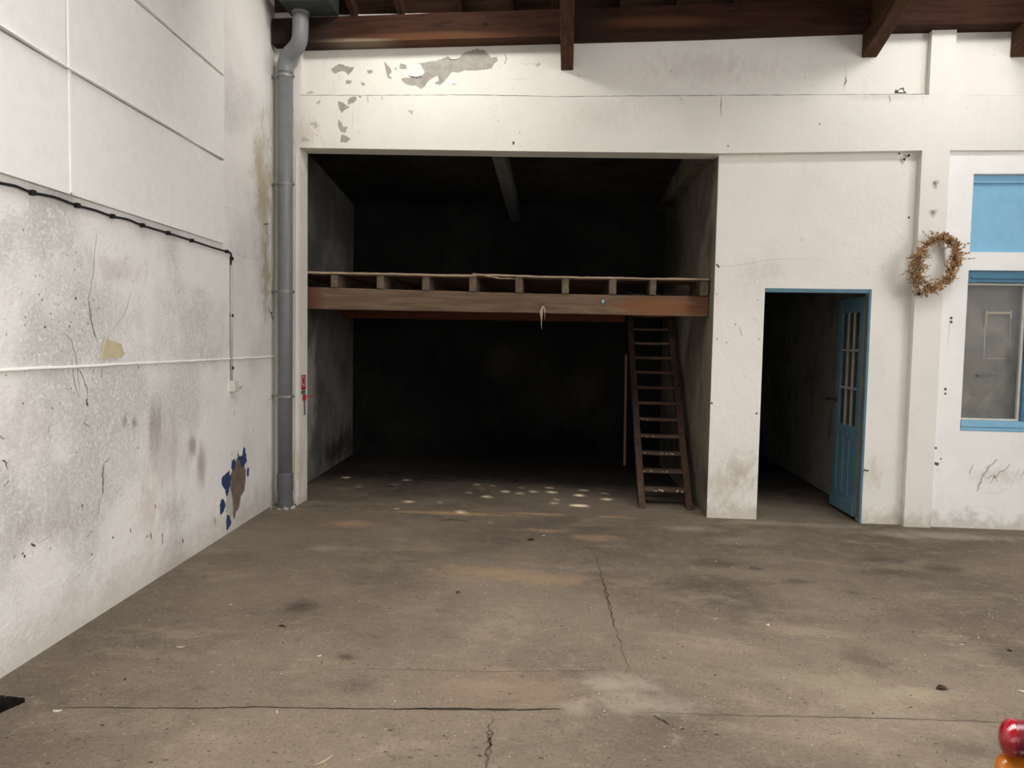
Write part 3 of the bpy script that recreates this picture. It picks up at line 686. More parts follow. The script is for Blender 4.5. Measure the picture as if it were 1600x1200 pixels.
# roof boarding with added holes, placed so the sun dapples the bay floor
dap = [(745, 757), (752, 763), (771, 759), (733, 770), (815, 762), (858, 762), (862, 769), (876, 771), (870, 781), (866, 786), (912, 766), (920, 765), (905, 774), (948, 780), (938, 779), (945, 771), (905, 790),
       (654, 720), (650, 729), (618, 757), (636, 750), (549, 739), (541, 746), (595, 757), (638, 784), (684, 785), (700, 768), (760, 776), (790, 768), (833, 768), (928, 742), (720, 800), (842, 760), (812, 771), (690, 757), (560, 760)]
holes = []
for (px, py) in dap:
    p = onZ(px, py)
    if p.y > 1.4: continue
    s = (p.z-4.40+.29*p.y)/(SUN_DIR.z+.29*SUN_DIR.y)     # back along the sun to the roof plane
    q = p-SUN_DIR*((4.40-.29*p.y)/( -SUN_DIR.z+0)) if False else p+SUN_DIR*(-(zroof(p.y)-p.z)/(-SUN_DIR.z-.29*SUN_DIR.y))
    if all((q-h[0]).length > .16 for h in holes): holes.append((q, random.choice((.014, .018, .024, .034))))
bm = bmesh.new(); e0, e1 = .45, -10.2
outer = [Vector((-3.5, e1, zroof(e1))), Vector((7.3, e1, zroof(e1))), Vector((7.3, e0, zroof(e0))), Vector((-3.5, e0, zroof(e0)))]
loops = [outer]
for h, r in holes:
    ex, ey = random.uniform(1.0, 2.8), random.uniform(.6, 1.1)
    loops.append([Vector((h.x+math.cos(a)*r*ex, h.y+math.sin(a)*r*ey, 0)) for a in [.2+i*math.pi/5 for i in range(10)]])
for lp in loops[1:]:
    for v in lp: v.z = zroof(v.y)
tr = tessellate_polygon(loops); flatp = [v for l_ in loops for v in l_]
vs = [bm.verts.new(p) for p in flatp]
for f in tr:
    try: bm.faces.new([vs[i] for i in f])
    except ValueError: pass
bmesh.ops.recalc_face_normals(bm, faces=bm.faces)
struct(link('ceiling', bm, 'boards'))
# wall plate, principal rafters, small rafters
pb = lambda x: lerp([(-2.6, 3.995), (1.0, 4.036), (2.25, 4.063), (4.4, 4.07)], x)
pt = lambda x: lerp([(-2.6, 4.205), (-.12, 4.24), (1.0, 4.255), (4.4, 4.30)], x)
bm = bmesh.new(); nseg = 30; rings = []
for i in range(nseg+1):
    x = -2.62+7.0*i/nseg; o = .004*noise.noise(Vector((x*2, 0, 0))); o2 = .004*noise.noise(Vector((x*3, 9, 0)))
    rings.append([bm.verts.new(v) for v in ((x, -.11+o, pb(x)+o2), (x, .06, pb(x)+.0), (x, .06, pt(x)), (x, -.11+o, pt(x)+o2))])
for r0, r1 in zip(rings, rings[1:]):
    for k in range(4): bm.faces.new((r0[k], r0[(k+1) % 4], r1[(k+1) % 4], r1[k]))
bm.faces.new(rings[0]); bm.faces.new(rings[-1]); bmesh.ops.recalc_face_normals(bm, faces=bm.faces)
tag(link('wall_plate_beam', bm, 'roofbeam'), 'long dark red-brown timber beam along the top of the end wall under the roof', 'beam')
def principal(x, wd, zf, lab):
    bm = bmesh.new(); yb = R1-.002; yf = -5.5; s = .29
    zt = lambda y: zroof(y)-.004
    hexa(bm, [(x-wd/2, yf, zf-s*yf), (x+wd/2, yf, zf-s*yf), (x+wd/2, yb, zf), (x-wd/2, yb, zf), (x-wd/2, yf, zt(yf)), (x+wd/2, yf, zt(yf)), (x+wd/2, yb, zt(yb)), (x-wd/2, yb, zt(yb))])
    bmesh.ops.subdivide_edges(bm, edges=[e for e in bm.edges if e.calc_length() > 3], cuts=30); bevel(bm, .005, 1); rough(bm, .003, 5)
    return tag(link('principal_rafter', bm, 'rafter'), lab, 'rafter', 'large rafters crossing the wall beam')
principal(-.105, .105, 3.80, 'large brown rafter that drops onto the wall above the middle of the bay opening')
principal(2.37, .12, 3.875, 'large slanting brown rafter above the blue door')
principal(3.53, .12, 3.862, 'large brown rafter cut off by the upper right edge of the photo')
order = ['first', 'second', 'third', 'fourth', 'fifth', 'sixth', 'seventh', 'eighth', 'ninth', 'tenth', 'eleventh', 'twelfth']
rx_list = [(545, 28), (620, 27), (713, 25), (795, 23), (880, 20), (974, 18), (1064, 10), (1155, 5)]
for i, (px, py) in enumerate(rx_list):
    x = onY(px, py, -.11).x
    if abs(x+.105) < .09: x = -.105-.105
    o = plank('small_rafter', (x, .40, zroof(.4)-.055), (x, -4.5, zroof(-4.5)-.055), .062, .105, 'rafter', None, 10, .003, .004)
    tag(o, 'small brown rafter on the wall beam, %s from the grey metal box' % order[i], 'rafter', 'small rafters above the wall beam')
# board joints of the roof
# ---------------------------------------------------------------- grey metal hopper and downpipe
h = empty('gutter_hopper', (-2.22, -.26, 4.2))
bm = bmesh.new()
hexa(bm, [(-2.44, -.40, 4.215), (-2.03, -.40, 4.215), (-2.03, -.125, 4.205), (-2.44, -.125, 4.205), (-2.44, -.40, 4.40), (-2.03, -.40, 4.40), (-2.03, -.125, 4.37), (-2.44, -.125, 4.37)])
bevel(bm, .008, 2); link('hopper_box', bm, 'zinc', h)
bm = bmesh.new(); tube(bm, [(-2.335, -.20, 4.215), (-2.335, -.20, 4.195)], [.075, .075], 24); link('outlet_collar', bm, 'clamp', h)
tag(h, 'dull grey sheet metal gutter box at the top left corner feeding the downpipe', 'gutter box')
dp = empty('downpipe', (-2.52, -.07, 0))
pr = .0625
path = [(-2.335, -.20, 4.20), (-2.335, -.20, 4.13), (-2.338, -.197, 4.06)] + [tuple(v) for v in spline([(-2.345, -.19, 4.0), (-2.375, -.165, 3.955), (-2.43, -.13, 3.925), (-2.485, -.10, 3.89), (-2.512, -.078, 3.83), (-2.515, -.075, 3.76)], 5)]
bm = bmesh.new(); tube(bm, path, pr+.004, 24); link('offset_bend', bm, 'pvc', dp, True)
bm = bmesh.new(); tube(bm, [(-2.515, -.075, 3.78), (-2.517, -.075, 2.0), (-2.520, -.075, .24)], pr, 28); link('pipe', bm, 'pvc', dp, True)
bm = bmesh.new(); tube(bm, [(-2.520, -.075, .30), (-2.520, -.075, .285), (-2.520, -.075, .28), (-2.520, -.075, .14), (-2.520, -.075, .135), (-2.520, -.075, .05), (-2.520, -.075, .045), (-2.520, -.075, .0)], [pr+.002, pr+.008, pr+.008, pr+.008, pr+.004, pr+.004, pr+.010, pr+.010], 28); link('base_socket', bm, 'pvc_dark', dp)
for py in (116, 286, 455, 620):
    z = onY(445, py, -.13).z
    bm = bmesh.new(); tube(bm, [(-2.517, -.075, z-.010), (-2.517, -.075, z+.010)], pr+.005, 28)
    tube(bm, [(lx(-.07)+.004, -.075, z), (-2.575, -.075, z)], .006, 8); tube(bm, [(-2.465, -.075, z), (-2.437, -.080, z)], .011, 8)
    tube(bm, [(lx(-.075)+.001, -.075, z), (lx(-.075)+.012, -.075, z)], .016, 10)
    link('clamp', bm, 'clamp', dp)
tag(dp, 'grey plastic downpipe running down the corner of the left wall to the floor', 'downpipe')

# ---------------------------------------------------------------- cable, conduit and socket on the left wall
ew = empty('cable_run', onL(361, 420))
CO = .012
cp = spline([onL(*p, CO) for p in ((-160, 246), (-60, 272), (0, 286), (25, 291), (50, 301), (85, 308), (120, 321), (150, 329), (175, 338), (200, 343), (222, 352), (262, 364), (300, 376), (330, 386), (352, 392.5))], 4)
cp += [onL(*p, CO) for p in ((357, 393), (360, 395), (361.5, 399), (361.5, 406), (361, 414))]
bm = bmesh.new(); tube(bm, cp, .0065, 8); link('black_cable', bm, 'black', ew, True)
bm = bmesh.new()
tube(bm, [onL(361.5, 411, CO), onL(361.5, 500, CO), onL(362, 597, CO)], .009, 12); link('conduit', bm, 'conduit', ew, True)
for p in ((50, 301), (120, 321), (175, 338), (222, 352), (262, 364), (299, 376), (354, 393), (361.5, 404), (361.5, 493), (362, 575)):
    q = onL(*p, .010); bm = bmesh.new(); box(bm, q.x-.008, q.x+.014, q.y-.012, q.y+.012, q.z-.012, q.z+.012); bevel(bm, .003, 2); link('clip', bm, 'black', ew)
tag(ew, 'thin black cable below the lining sheets and down a pale conduit on the left wall', 'cable')
sk = empty('junction_box', onL(365, 603)); q = onL(362, 603)
bm = bmesh.new(); box(bm, q.x+.001, q.x+.045, q.y-.045, q.y+.03, q.z-.042, q.z+.042); bevel(bm, .006, 2); link('box_body', bm, 'box', sk)
bm = bmesh.new(); tube(bm, [(q.x+.022, q.y+.03, q.z+.0), (q.x+.024, q.y+.075, q.z-.0), (q.x+.024, q.y+.082, q.z)], [.030, .030, .022], 20); link('plug_cover', bm, 'box', sk, False)
tag(sk, 'small off-white socket box at the lower end of the conduit on the left wall', 'socket')

# ---------------------------------------------------------------- fire point sign and hook on the reveal
XR = -2.419
sg = empty('fire_extinguisher_sign', (XR, .08, 1.08))
zz = lambda py: onY(472, py, .08).z
bm = bmesh.new(); box(bm, XR, XR+.003, .045, .150, zz(609), zz(586)); link('red_plate', bm, 'red', sg)
z0, z1 = zz(609), zz(586)
bm = bmesh.new(); e = XR+.0035
def q4(bm, y0, y1, a, b, x=e):
    f = bm.faces.new([bm.verts.new(p) for p in ((x, y1, a), (x, y0, a), (x, y0, b), (x, y1, b))])
H = z1-z0
for (a, b, c_, d) in ((.055, .068, .34, .92), (.068, .105, .86, .92), (.068, .105, .34, .39), (.055, .14, .22, .26)): q4(bm, a, b, z0+H*c_, z0+H*d)
for k in range(6): q4(bm, .118, .138, z0+H*(.34+.09*k), z0+H*(.39+.09*k))
link('white_print', bm, 'signwhite', sg)
bm = bmesh.new(); box(bm, XR, XR+.003, .045, .135, zz(615.5), zz(610)); link('grey_label', bm, 'signdark', sg)
tag(sg, 'narrow red and white fire safety sign on the left edge of the opening', 'sign')
hk = empty('extinguisher_hook', (XR, .09, zz(620)))
bm = bmesh.new(); box(bm, XR+.001, XR+.020, .075, .115, zz(626), zz(616)); bevel(bm, .006, 2); link('bracket', bm, 'red', hk)
bm = bmesh.new(); tube(bm, [(XR+.015, .10, zz(620)), (XR+.075, .11, zz(620)), (XR+.078, .11, zz(618.5))], .005, 8); link('arm', bm, 'red', hk)
bm = bmesh.new(); tube(bm, [(XR+.012, .10, zz(624)), (XR+.012, .105, zz(648)), (XR+.012, .10, zz(650)), (XR+.012, .085, zz(648)), (XR+.012, .062, zz(642))], .0045, 8); link('wire_hook', bm, 'iron', hk)
tag(hk, 'red bracket with dark wire hook hanging below the red sign on the opening edge', 'hook')

# ---------------------------------------------------------------- mezzanine
mz = empty('mezzanine_platform', (-.6, .3, 1.75))
bm = bmesh.new(); nseg = 26; rings = []
zbf = lambda x: lerp([(-2.7, 1.760), (-.3, 1.752), (1.2, 1.741)], x); ztf = lambda x: lerp([(-2.7, 1.964), (-.3, 1.926), (1.2, 1.920)], x)
for i in range(nseg+1):
    x = lx(.3)+.004+(rx(.3)-.008-lx(.3))*i/nseg; o = .003*noise.noise(Vector((x*3, 3, 0)))
    rings.append([bm.verts.new(v) for v in ((x, .25+o, zbf(x)+o), (x, .33, zbf(x)), (x, .33, ztf(x)), (x, .25+o, ztf(x)+o))])
for r0, r1 in zip(rings, rings[1:]):
    for k in range(4): bm.faces.new((r0[k], r0[(k+1) % 4], r1[(k+1) % 4], r1[k]))
bm.faces.new(rings[0]); bm.faces.new(rings[-1]); bmesh.ops.recalc_face_normals(bm, faces=bm.faces)
bmesh.ops.bevel(bm, geom=[e_ for e_ in bm.edges if len(e_.link_faces) == 2 and e_.calc_face_angle(0) > .9], offset=.004, segments=1, affect='EDGES')
link('front_beam', bm, 'beam', mz)
plank('rear_beam', (lx(2.35)+.006, 2.35, 1.835), (.60, 2.35, 1.835), .09, .19, 'redbeam', mz, 12)
jx = []
for (a, b) in ((516, 527), (588, 599), (659, 670), (733, 744), (805, 816), (878, 889), (952, 963)):
    x = onY((a+b)/2, 440, .23).x; jx.append(x); zt_ = ztf(x)
    plank('joist', (x, .235, (zt_+2.075)/2+.001), (x-.03, 2.86, 2.0), .064, 2.075-zt_, 'joist', mz, 6, .003, .005)
x = onY(1021, 440, .23).x; jx.append(x); plank('joist', (x, .235, 1.998), (x, .60, 1.998), .055, 2.07-1.925, 'joist', mz, 3, .002, .004)
x = rx(.3)-.045; plank('joist', (x, .235, 1.998), (x-.07, 2.86, 1.998), .07, 2.07-1.925, 'joist', mz, 6, .002, .004)

plank('header', (.62, 2.275, 1.998), (rx(2.3)-.125, 2.275, 1.998), .05, .14, 'joist', mz, 4, .002, .004)
# deck boards running across the joists
dz = lambda x, y: lerp([(-2.7, 2.103), (-.95, 2.086), (-.85, 2.094), (-.3, 2.083), (1.2, 2.074)], x)
def deck(name, x0, x1, y0, y1, mat, th=.02, amp=.0025, edge=.0, lift=0.):
    bm = bmesh.new(); n = max(4, int((x1-x0)/.05)); g = []
    for i in range(n+1):
        x = x0+(x1-x0)*i/n; a = edge*noise.noise(Vector((x*9, y0, 0)))+edge*.6*noise.noise(Vector((x*33, y0, 4)))
        z = dz(x, y0)+amp*noise.noise(Vector((x*4, y0*3, 1)))+lift*(i/n)
        g.append([bm.verts.new(v) for v in ((x, y0+a+.014, z-th), (x, y1, z-th), (x, y1, z), (x, y0+a+.012, z-abs(a)*.35))])
    for r0, r1 in zip(g, g[1:]):
        for k in range(4): bm.faces.new((r0[k], r0[(k+1) % 4], r1[(k+1) % 4], r1[k]))
    bm.faces.new(g[0]); bm.faces.new(g[-1]); bmesh.ops.recalc_face_normals(bm, faces=bm.faces)
    return link(name, bm, mat, mz)
deck('deck_board', lx(.3)+.01, -.885, .20, .38, 'deckedge', .018, .003, .012)
deck('deck_board', -.905, 1.165, .205, .38, 'deckedge', .016, .003, .016)
y = .383
while y < 2.85:
    x1 = 1.165-.03*y if y < .62 else jx[6]+.03
    deck('deck_board', lx(y)+.01, x1, y, min(y+.177, 2.88), 'deck', .018); y += .18
# broken sliver on the front edge
bm = bmesh.new(); crack(bm, [onY(*p, .19) for p in ((738, 427), (756, 430), (775, 434), (806, 436))], NF, .012, 0, jit=.003, off=.0); r = bmesh.ops.solidify(bm, geom=bm.faces[:], thickness=.006); link('splinter', bm, 'deckedge', mz)
# blue nail head and screws
q = onY(942, 471, .246); bm = bmesh.new(); tube(bm, [(q.x, .250, q.z), (q.x, .238, q.z)], .012, 10); bmesh.ops.scale(bm, vec=(1, 1, 1.4), verts=bm.verts, space=Matrix.Translation(-q)); link('blue_bolt', bm, 'bluelight', mz)
tag(mz, 'timber mezzanine deck on joists and a weathered front beam across the bay', 'mezzanine')
# frayed string tied to a nail on the beam
fs = empty('frayed_rope', onY(848, 477, .24))
q = onY(848.5, 476, .243); bm = bmesh.new(); tube(bm, [(q.x, .25, q.z), (q.x+.002, .225, q.z+.004)], .006, 8); link('nail', bm, 'iron', fs)
bm = bmesh.new()
for (pts, r_) in ((((849, 478), (846, 484), (846.5, 496), (846, 504), (846.5, 514)), .008), (((849, 478), (844.5, 486), (844.5, 493), (845.5, 500)), .008), (((848.5, 478), (851, 484), (851, 492), (851.5, 500)), .007), (((849, 479), (852, 486), (850, 490)), .005), (((848, 479), (847, 492), (846, 510)), .006)):
    p = spline([onY(*a, .232) for a in pts], 4); tube(bm, p, [r_*(1-.85*i/(len(p)-1)) for i in range(len(p))], 6)
rough(bm, .004, 30); link('fibres', bm, 'fibre', fs)
tag(fs, 'frayed pale tuft of rope hanging from a nail on the mezzanine beam', 'rope')

# ---------------------------------------------------------------- wooden stair ladder
ld = empty('loft_ladder', (.87, .33, 0))
sl = .86
def lp(z, side): return Vector(((.66 if side < 0 else 1.085)-.030*(z/1.8)*1.4, .33+sl*z, z))
for side in (-1, 1):
    bm = bmesh.new(); w2 = .030; n = 14; ztop = 2.07; g = []
    for i in range(n+1):
        z = ztop*i/n; p = lp(z, side)
        yb = p.y+.13
        g.append([bm.verts.new(v) for v in ((p.x-w2, p.y-.01, z), (p.x+w2, p.y-.01, z), (p.x+w2, yb, z), (p.x-w2, yb, z))])
    for r0, r1 in zip(g, g[1:]):
        for k in range(4): bm.faces.new((r0[k], r0[(k+1) % 4], r1[(k+1) % 4], r1[k]))
    bm.faces.new(g[0]); bm.faces.new(g[-1]); bmesh.ops.recalc_face_normals(bm, faces=bm.faces)
    for v in bm.verts:
        if v.co.z > .01: v.co += noise.noise_vector(v.co*4)*.005
    bmesh.ops.bevel(bm, geom=[e_ for e_ in bm.edges if len(e_.link_faces) == 2 and e_.calc_face_angle(0) > .7], offset=.006, segments=2, affect='EDGES')
    link('stringer', bm, 'ladder', ld)
for k in range(1, 14):
    z = .15*k; a, b = lp(z, -1), lp(z, 1); bm = bmesh.new(); x0, x1 = a.x+.028, b.x-.028; n = 10; g = []
    for i in range(n+1):
        x = x0+(x1-x0)*i/n; o = .004*noise.noise(Vector((x*6, z*3, 0))); wv = .004*noise.noise(Vector((x*3, z*7, 2)))-.004*math.sin(math.pi*i/n)
        g.append([bm.verts.new(v) for v in ((x, a.y-.012+o, z-.012+wv), (x, a.y+.115, z-.012+wv), (x, a.y+.115, z+.014+wv), (x, a.y-.012+o, z+.014+wv))])
    for r0, r1 in zip(g, g[1:]):
        for q_ in range(4): bm.faces.new((r0[q_], r0[(q_+1) % 4], r1[(q_+1) % 4], r1[q_]))
    bm.faces.new(g[0]); bm.faces.new(g[-1]); bmesh.ops.recalc_face_normals(bm, faces=bm.faces)
    bmesh.ops.bevel(bm, geom=[e_ for e_ in bm.edges if len(e_.link_faces) == 2 and e_.calc_face_angle(0) > .7], offset=.004, segments=2, affect='EDGES')
    if k < 6:
        for _ in range({1: 9, 2: 6, 3: 6, 4: 4, 5: 3}[k]):
            p = Vector((random.uniform(x0, x1), a.y-.018, z+random.uniform(-.008, .008))); r_ = random.uniform(.003, .012 if k == 1 else .006)
            decal(bm, [p+Vector((math.cos(t_)*r_, 0, math.sin(t_)*min(r_, .006))) for t_ in [i*1.05 for i in range(6)]], NF, .001, 1)
    link('tread', bm, ['tread', 'paintfleck'], ld)
tag(ld, 'worn wooden stair ladder leading up to the mezzanine beside the right bay wall', 'ladder')
# lath leaning in the bay
bm_t = onY(978, 555, 2.68)
o = plank('wooden_lath', (.655, 2.60, .012), (.657, 2.86, 1.36), .028, .022, 'stick', None, 6, .002, .003, Vector((1, 0, 0)))
tag(o, 'thin pale lath standing upright just left of the wooden ladder', 'lath')

# ---------------------------------------------------------------- doorway and blue door leaf
fr = empty('door_1', (2.0, R2, 0)); struct(fr)
bm = bmesh.new(); box(bm, DX1-.022, DX1-.001, R2-.006, R2+.04, 0, DZ); box(bm, DX0, DX1-.022, R2-.004, R2+.05, DZ-.035, DZ-.001); bevel(bm, .004, 1); link('door_frame', bm, 'blue', fr)
HX, HY = onY(1357.5, 470, .15).x, .15                       # hinge line
ff = onZ(1304, 787, .03); ang = math.atan2(ff.y-HY, ff.x-HX); LW = math.hypot(ff.x-HX, ff.y-HY)
print('DOOR', HX, HY, ff, ang, LW)
lf = empty('door_leaf', (HX, HY, 0), ang)
ZB_, ZT_ = .03, 1.935; TH = .036
# leaf local frame: x from hinge to free edge, +y is the side that faces the hall
def lbox(bm, x0, x1, z0, z1, y0=0., y1=TH, mi=0): box(bm, x0, x1, y0, y1, z0, z1, mi)
def leafpart(name, bm, mat):
    o = link(name, bm, mat); o.parent = lf; return o
bm = bmesh.new(); S = .085; GZ0 = .80
for (a, b, c_, d) in ((.006, S, ZB_, ZT_), (LW-S, LW, ZB_, ZT_), (S, LW-S, ZT_-.13, ZT_), (S, LW-S, GZ0-.11, GZ0), (S, LW-S, ZB_, ZB_+.16)): lbox(bm, a, b, c_, d)
pz0, pz1 = ZB_+.16, GZ0-.11
pw = (LW-2*S-2*.03)/3
for k in range(2): lbox(bm, S+pw+(pw+.03)*k, S+pw+.03+(pw+.03)*k, pz0, pz1)
bevel(bm, .003, 1); leafpart('frame', bm, 'blue')
bm = bmesh.new(); lbox(bm, 0, .0065, ZB_, ZT_, .001, TH-.001); leafpart('bare_edge', bm, 'greywood')
for k in range(3):
    bm = bmesh.new(); a = S+(pw+.03)*k; lbox(bm, a, a+pw, pz0, pz1, .010, TH-.008); leafpart('panel', bm, 'blue')
bm = bmesh.new(); lbox(bm, .02, LW-.002, ZB_+.005, ZB_+.115, TH, TH+.018); bevel(bm, .006, 2); leafpart('kick_board', bm, 'blue')
gz0, gz1 = GZ0, ZT_-.13; gw = (LW-2*S)
bm = bmesh.new()
for k in (1, 2): lbox(bm, S+gw*k/3-.009, S+gw*k/3+.009, gz0, gz1, .008, TH-.004)
for k in (1, 2): lbox(bm, S, LW-S, gz0+(gz1-gz0)*k/3-.010, gz0+(gz1-gz0)*k/3+.010, .006, TH-.002)
leafpart('glazing_bar', bm, 'bar')
for i in range(3):
    for j in range(3):
        bm = bmesh.new(); lbox(bm, S+gw*i/3+.009, S+gw*(i+1)/3-.009, gz0+(gz1-gz0)*j/3+.01, gz0+(gz1-gz0)*(j+1)/3-.01, .016, .020); leafpart('pane', bm, 'doorglass')
bm = bmesh.new(); tube(bm, [(LW-.045, TH, 1.02), (LW-.045, TH+.035, 1.02), (LW-.035, TH+.05, 1.02), (LW+.02, TH+.055, 1.015), (LW+.05, TH+.055, 1.012)], [.014, .010, .009, .011, .013], 8); leafpart('handle', bm, 'iron')
for z in (.25, 1.0, 1.75):
    bm = bmesh.new(); tube(bm, [(-.006, .03, z-.04), (-.006, .03, z+.04)], .007, 8); leafpart('hinge', bm, 'greywood')
tag(lf, 'blue half-glazed door leaf standing open into the dark passage', 'door')
bm = bmesh.new(); q = onY(1190, 575, 4.55); box(bm, 1.62, 1.9, 4.56, 4.6, .5, 1.9); struct(link('door_2', bm, 'corridor'))

# ---------------------------------------------------------------- blue shutter panel and window
bm = bmesh.new(); box(bm, WX0, WX1, R3+.075, R3+.095, 2.297, 2.93); box(bm, WX0, WX1, R3+.05, R3+.076, 2.865, 2.93, 1)
bevel(bm, .004, 1); struct(link('window_2', bm, ['bluelight', 'bluelight']))
wn = empty('window_1', (3.7, R3, .82)); struct(wn)
bm = bmesh.new(); box(bm, WX0+.001, WX1, R3+.02, R3+.11, 2.05, 2.147); box(bm, WX0+.03, WX1-.03, R3+.008, R3+.03, 2.08, 2.10); bevel(bm, .004, 1); link('window_head', bm, 'bluedark', wn)
bm = bmesh.new(); box(bm, WX0+.002, WX1, R3-.012, R3+.11, .855, .905); box(bm, WX0+.002, WX1, R3-.004, R3+.05, .822, .856, 1); bevel(bm, .005, 2); link('window_sill', bm, ['bluelight', 'bluelight'], wn)
bm = bmesh.new()
for (a, b, c_, d) in ((WX0+.008, WX0+.03, .905, 2.05), (3.700, 3.722, .905, 2.05), (WX0+.03, 3.700, .905, .922), (WX0+.03, 3.700, 2.03, 2.05)): box(bm, a, b, R3+.055, R3+.085, c_, d)
bevel(bm, .003, 1); link('window_frame', bm, 'box', wn)
bm = bmesh.new(); box(bm, 3.722, 3.80, R3+.03, R3+.10, .905, 2.05); bevel(bm, .004, 1); link('mullion', bm, 'bluedark', wn)
bm = bmesh.new(); box(bm, WX0+.03, 3.700, R3+.066, R3+.070, .922, 2.03); link('pane', bm, 'glass', wn)
bm = bmesh.new(); nx = 60; g = []
for i in range(nx+1):
    x = WX0+.01+(.70)*i/nx; yy = R3+.15+.003*math.sin(i*.3); g.append((bm.verts.new((x, yy, .90)), bm.verts.new((x+.01*math.sin(i), yy, 2.06))))
for a, b in zip(g, g[1:]): bm.faces.new((a[0], b[0], b[1], a[1]))
cu = link('net_curtain', bm, 'net', None, True); tag(cu, 'grey dusty net hanging behind the window glass at the right edge', 'curtain')
# wooden frame seen through the net, small woven marks
ts = empty('inner_casing', (3.43, R3+.12, 1.5))
def WW(px, py): return onY(px, py, R3+.125)
bm = bmesh.new()
for (a, b, w_) in (((1541, 489), (1579, 489), .013), ((1541, 486), (1540, 507), .014), ((1579, 487), (1579, 497), .012)):
    p, q = WW(*a), WW(*b); box(bm, min(p.x, q.x)-w_/2, max(p.x, q.x)+w_/2, R3+.118, R3+.13, min(p.z, q.z)-w_/2, max(p.z, q.z)+w_/2)
bm2 = bm; link('rail', bm, 'fibre', ts)
bm = bmesh.new()
for (a, b) in (((1539, 510), (1537, 560)), ((1579, 500), (1577, 545)), ((1538, 560), (1572, 560))):
    crack(bm, [WW(*a), WW(*b)], NF, .006, 0, jit=.001, sub=8)
link('worn_edge', bm, 'grit', ts)
for k in range(7):
    for (x_, y_) in ((1530+7*k, 475), (1527+7.5*k if k < 5 else 1527, 587)):
        p = WW(x_, y_); s_ = .010; bm = bmesh.new(); box(bm, p.x-s_, p.x+s_, R3+.128, R3+.130, p.z-s_, p.z+s_); link('woven_mark', bm, 'signdark', ts)
tag(ts, 'thin wooden casing with brass-coloured rail seen behind the dusty window glass', 'frame')

# ---------------------------------------------------------------- studs and pipe stubs on the wall
for (px, py, lab) in ((1463, 285, 'upper round metal stud on the white pier above the wreath'), (1460, 330, 'lower round metal stud on the white pier just above the wreath')):
    q = onY(px, py, -.01); bm = bmesh.new(); tube(bm, [(q.x, -.001, q.z), (q.x, -.012, q.z), (q.x, -.03, q.z), (q.x, -.034, q.z)], [.018, .016, .016, .010], 14)
    tag(link('wall_stud', bm, 'stud', None), lab, 'stud', 'round studs on the white pier')
for (px, py, lab) in ((1411, 250, 'lower left capped pipe stub poking from the wall above the blue door'), (1418, 244, 'upper right capped pipe stub poking from the wall above the blue door')):
    q = onY(px, py, R2); st = empty('pipe_stub', q)
    bm = bmesh.new(); tube(bm, [(q.x, R2-.001, q.z), (q.x, R2-.022, q.z)], .017, 16); link('pipe_end', bm, 'stud', st)
    bm = bmesh.new(); tube(bm, [(q.x, R2-.0215, q.z), (q.x, R2-.0235, q.z)], .011, 16); link('bore', bm, 'black', st)
    tag(st, lab, 'pipe stub', 'pipe stubs above the blue door')
q = onY(1349, 734, R2); bm = bmesh.new(); tube(bm, [(q.x+.01, R2, q.z), (q.x+.012, R2-.03, q.z-.003), (q.x+.03, R2-.035, q.z)], .006, 8); tag(link('door_catch', bm, 'iron'), 'small rusty door catch low on the wall right of the blue door frame', 'catch')

# ---------------------------------------------------------------- dried wreath
wc = onY(1461, 411, -.06); wr = empty('dried_wreath', wc)
def wp(a, r=1., dy=0.):
    ct, st = math.cos(a), math.sin(a); tilt = .22
    x, z = .142*ct*r, .205*st*r
    return Vector((wc.x+x*math.cos(tilt)+z*math.sin(tilt), wc.y+dy, wc.z-x*math.sin(tilt)*.4+z*math.cos(tilt)))
bm = bmesh.new()
for k in range(7):
    ph = k*.9; pts = [wp(2*math.pi*i/60, 1+.05*math.sin(5*2*math.pi*i/60+ph), .016*math.cos(4*2*math.pi*i/60+ph)) for i in range(61)]
    tube(bm, pts, .0065, 6, caps=False)
link('twig_ring', bm, 'twig', wr)
def leafquad(bm, p, d, s, mi):
    d = d.normalized(); sd = d.cross(Vector((random.uniform(-1, 1), random.uniform(-1, 1), random.uniform(-1, 1)))).normalized()
    n = d.cross(sd); w_ = s*.42
    v = [bm.verts.new(q) for q in (p, p+d*s*.5+sd*w_+n*s*.1, p+d*s, p+d*s*.5-sd*w_+n*s*.1)]
    f = bm.faces.new(v); f.material_index = mi
bm = bmesh.new(); tb = bmesh.new()
def sprig(a, out, ln, nl, dirv=None):
    p0 = wp(a, 1+random.uniform(-.08, .08), random.uniform(-.03, .01))
    rad = (wp(a, 1.5)-wp(a)).normalized(); tan = (wp(a+.05)-wp(a)).normalized()
    d = dirv or (rad*out+tan*random.uniform(-.9, .9)+Vector((0, random.uniform(-.5, .15), 0))).normalized()
    pts = [p0+d*ln*i/5+Vector((0, 0, -.12*ln*(i/5)**2)) for i in range(6)]
    for q_ in pts: q_.y = min(q_.y, -.012)
    tube(tb, pts, .0016, 4)
    for i in range(nl):
        q_ = pts[random.randint(1, 5)]
        ld_ = (d+Vector((random.uniform(-1, 1), random.uniform(-.8, .4), random.uniform(-1, 1)))*1.1).normalized()
        leafquad(bm, q_, ld_, random.uniform(.013, .023), random.choice((0, 0, 1)))
for k in range(480):
    a = random.uniform(0, 2*math.pi); den = 1
    deg = math.degrees(a)
    if 110 < deg < 150: den = .25
    if random.random() > den: continue
    big = 1.8 if 165 < deg < 255 else 1.0
    sprig(a, random.uniform(-.35, .9)*(1 if random.random() < .75 else -1), random.uniform(.025, .055)*big, 8)
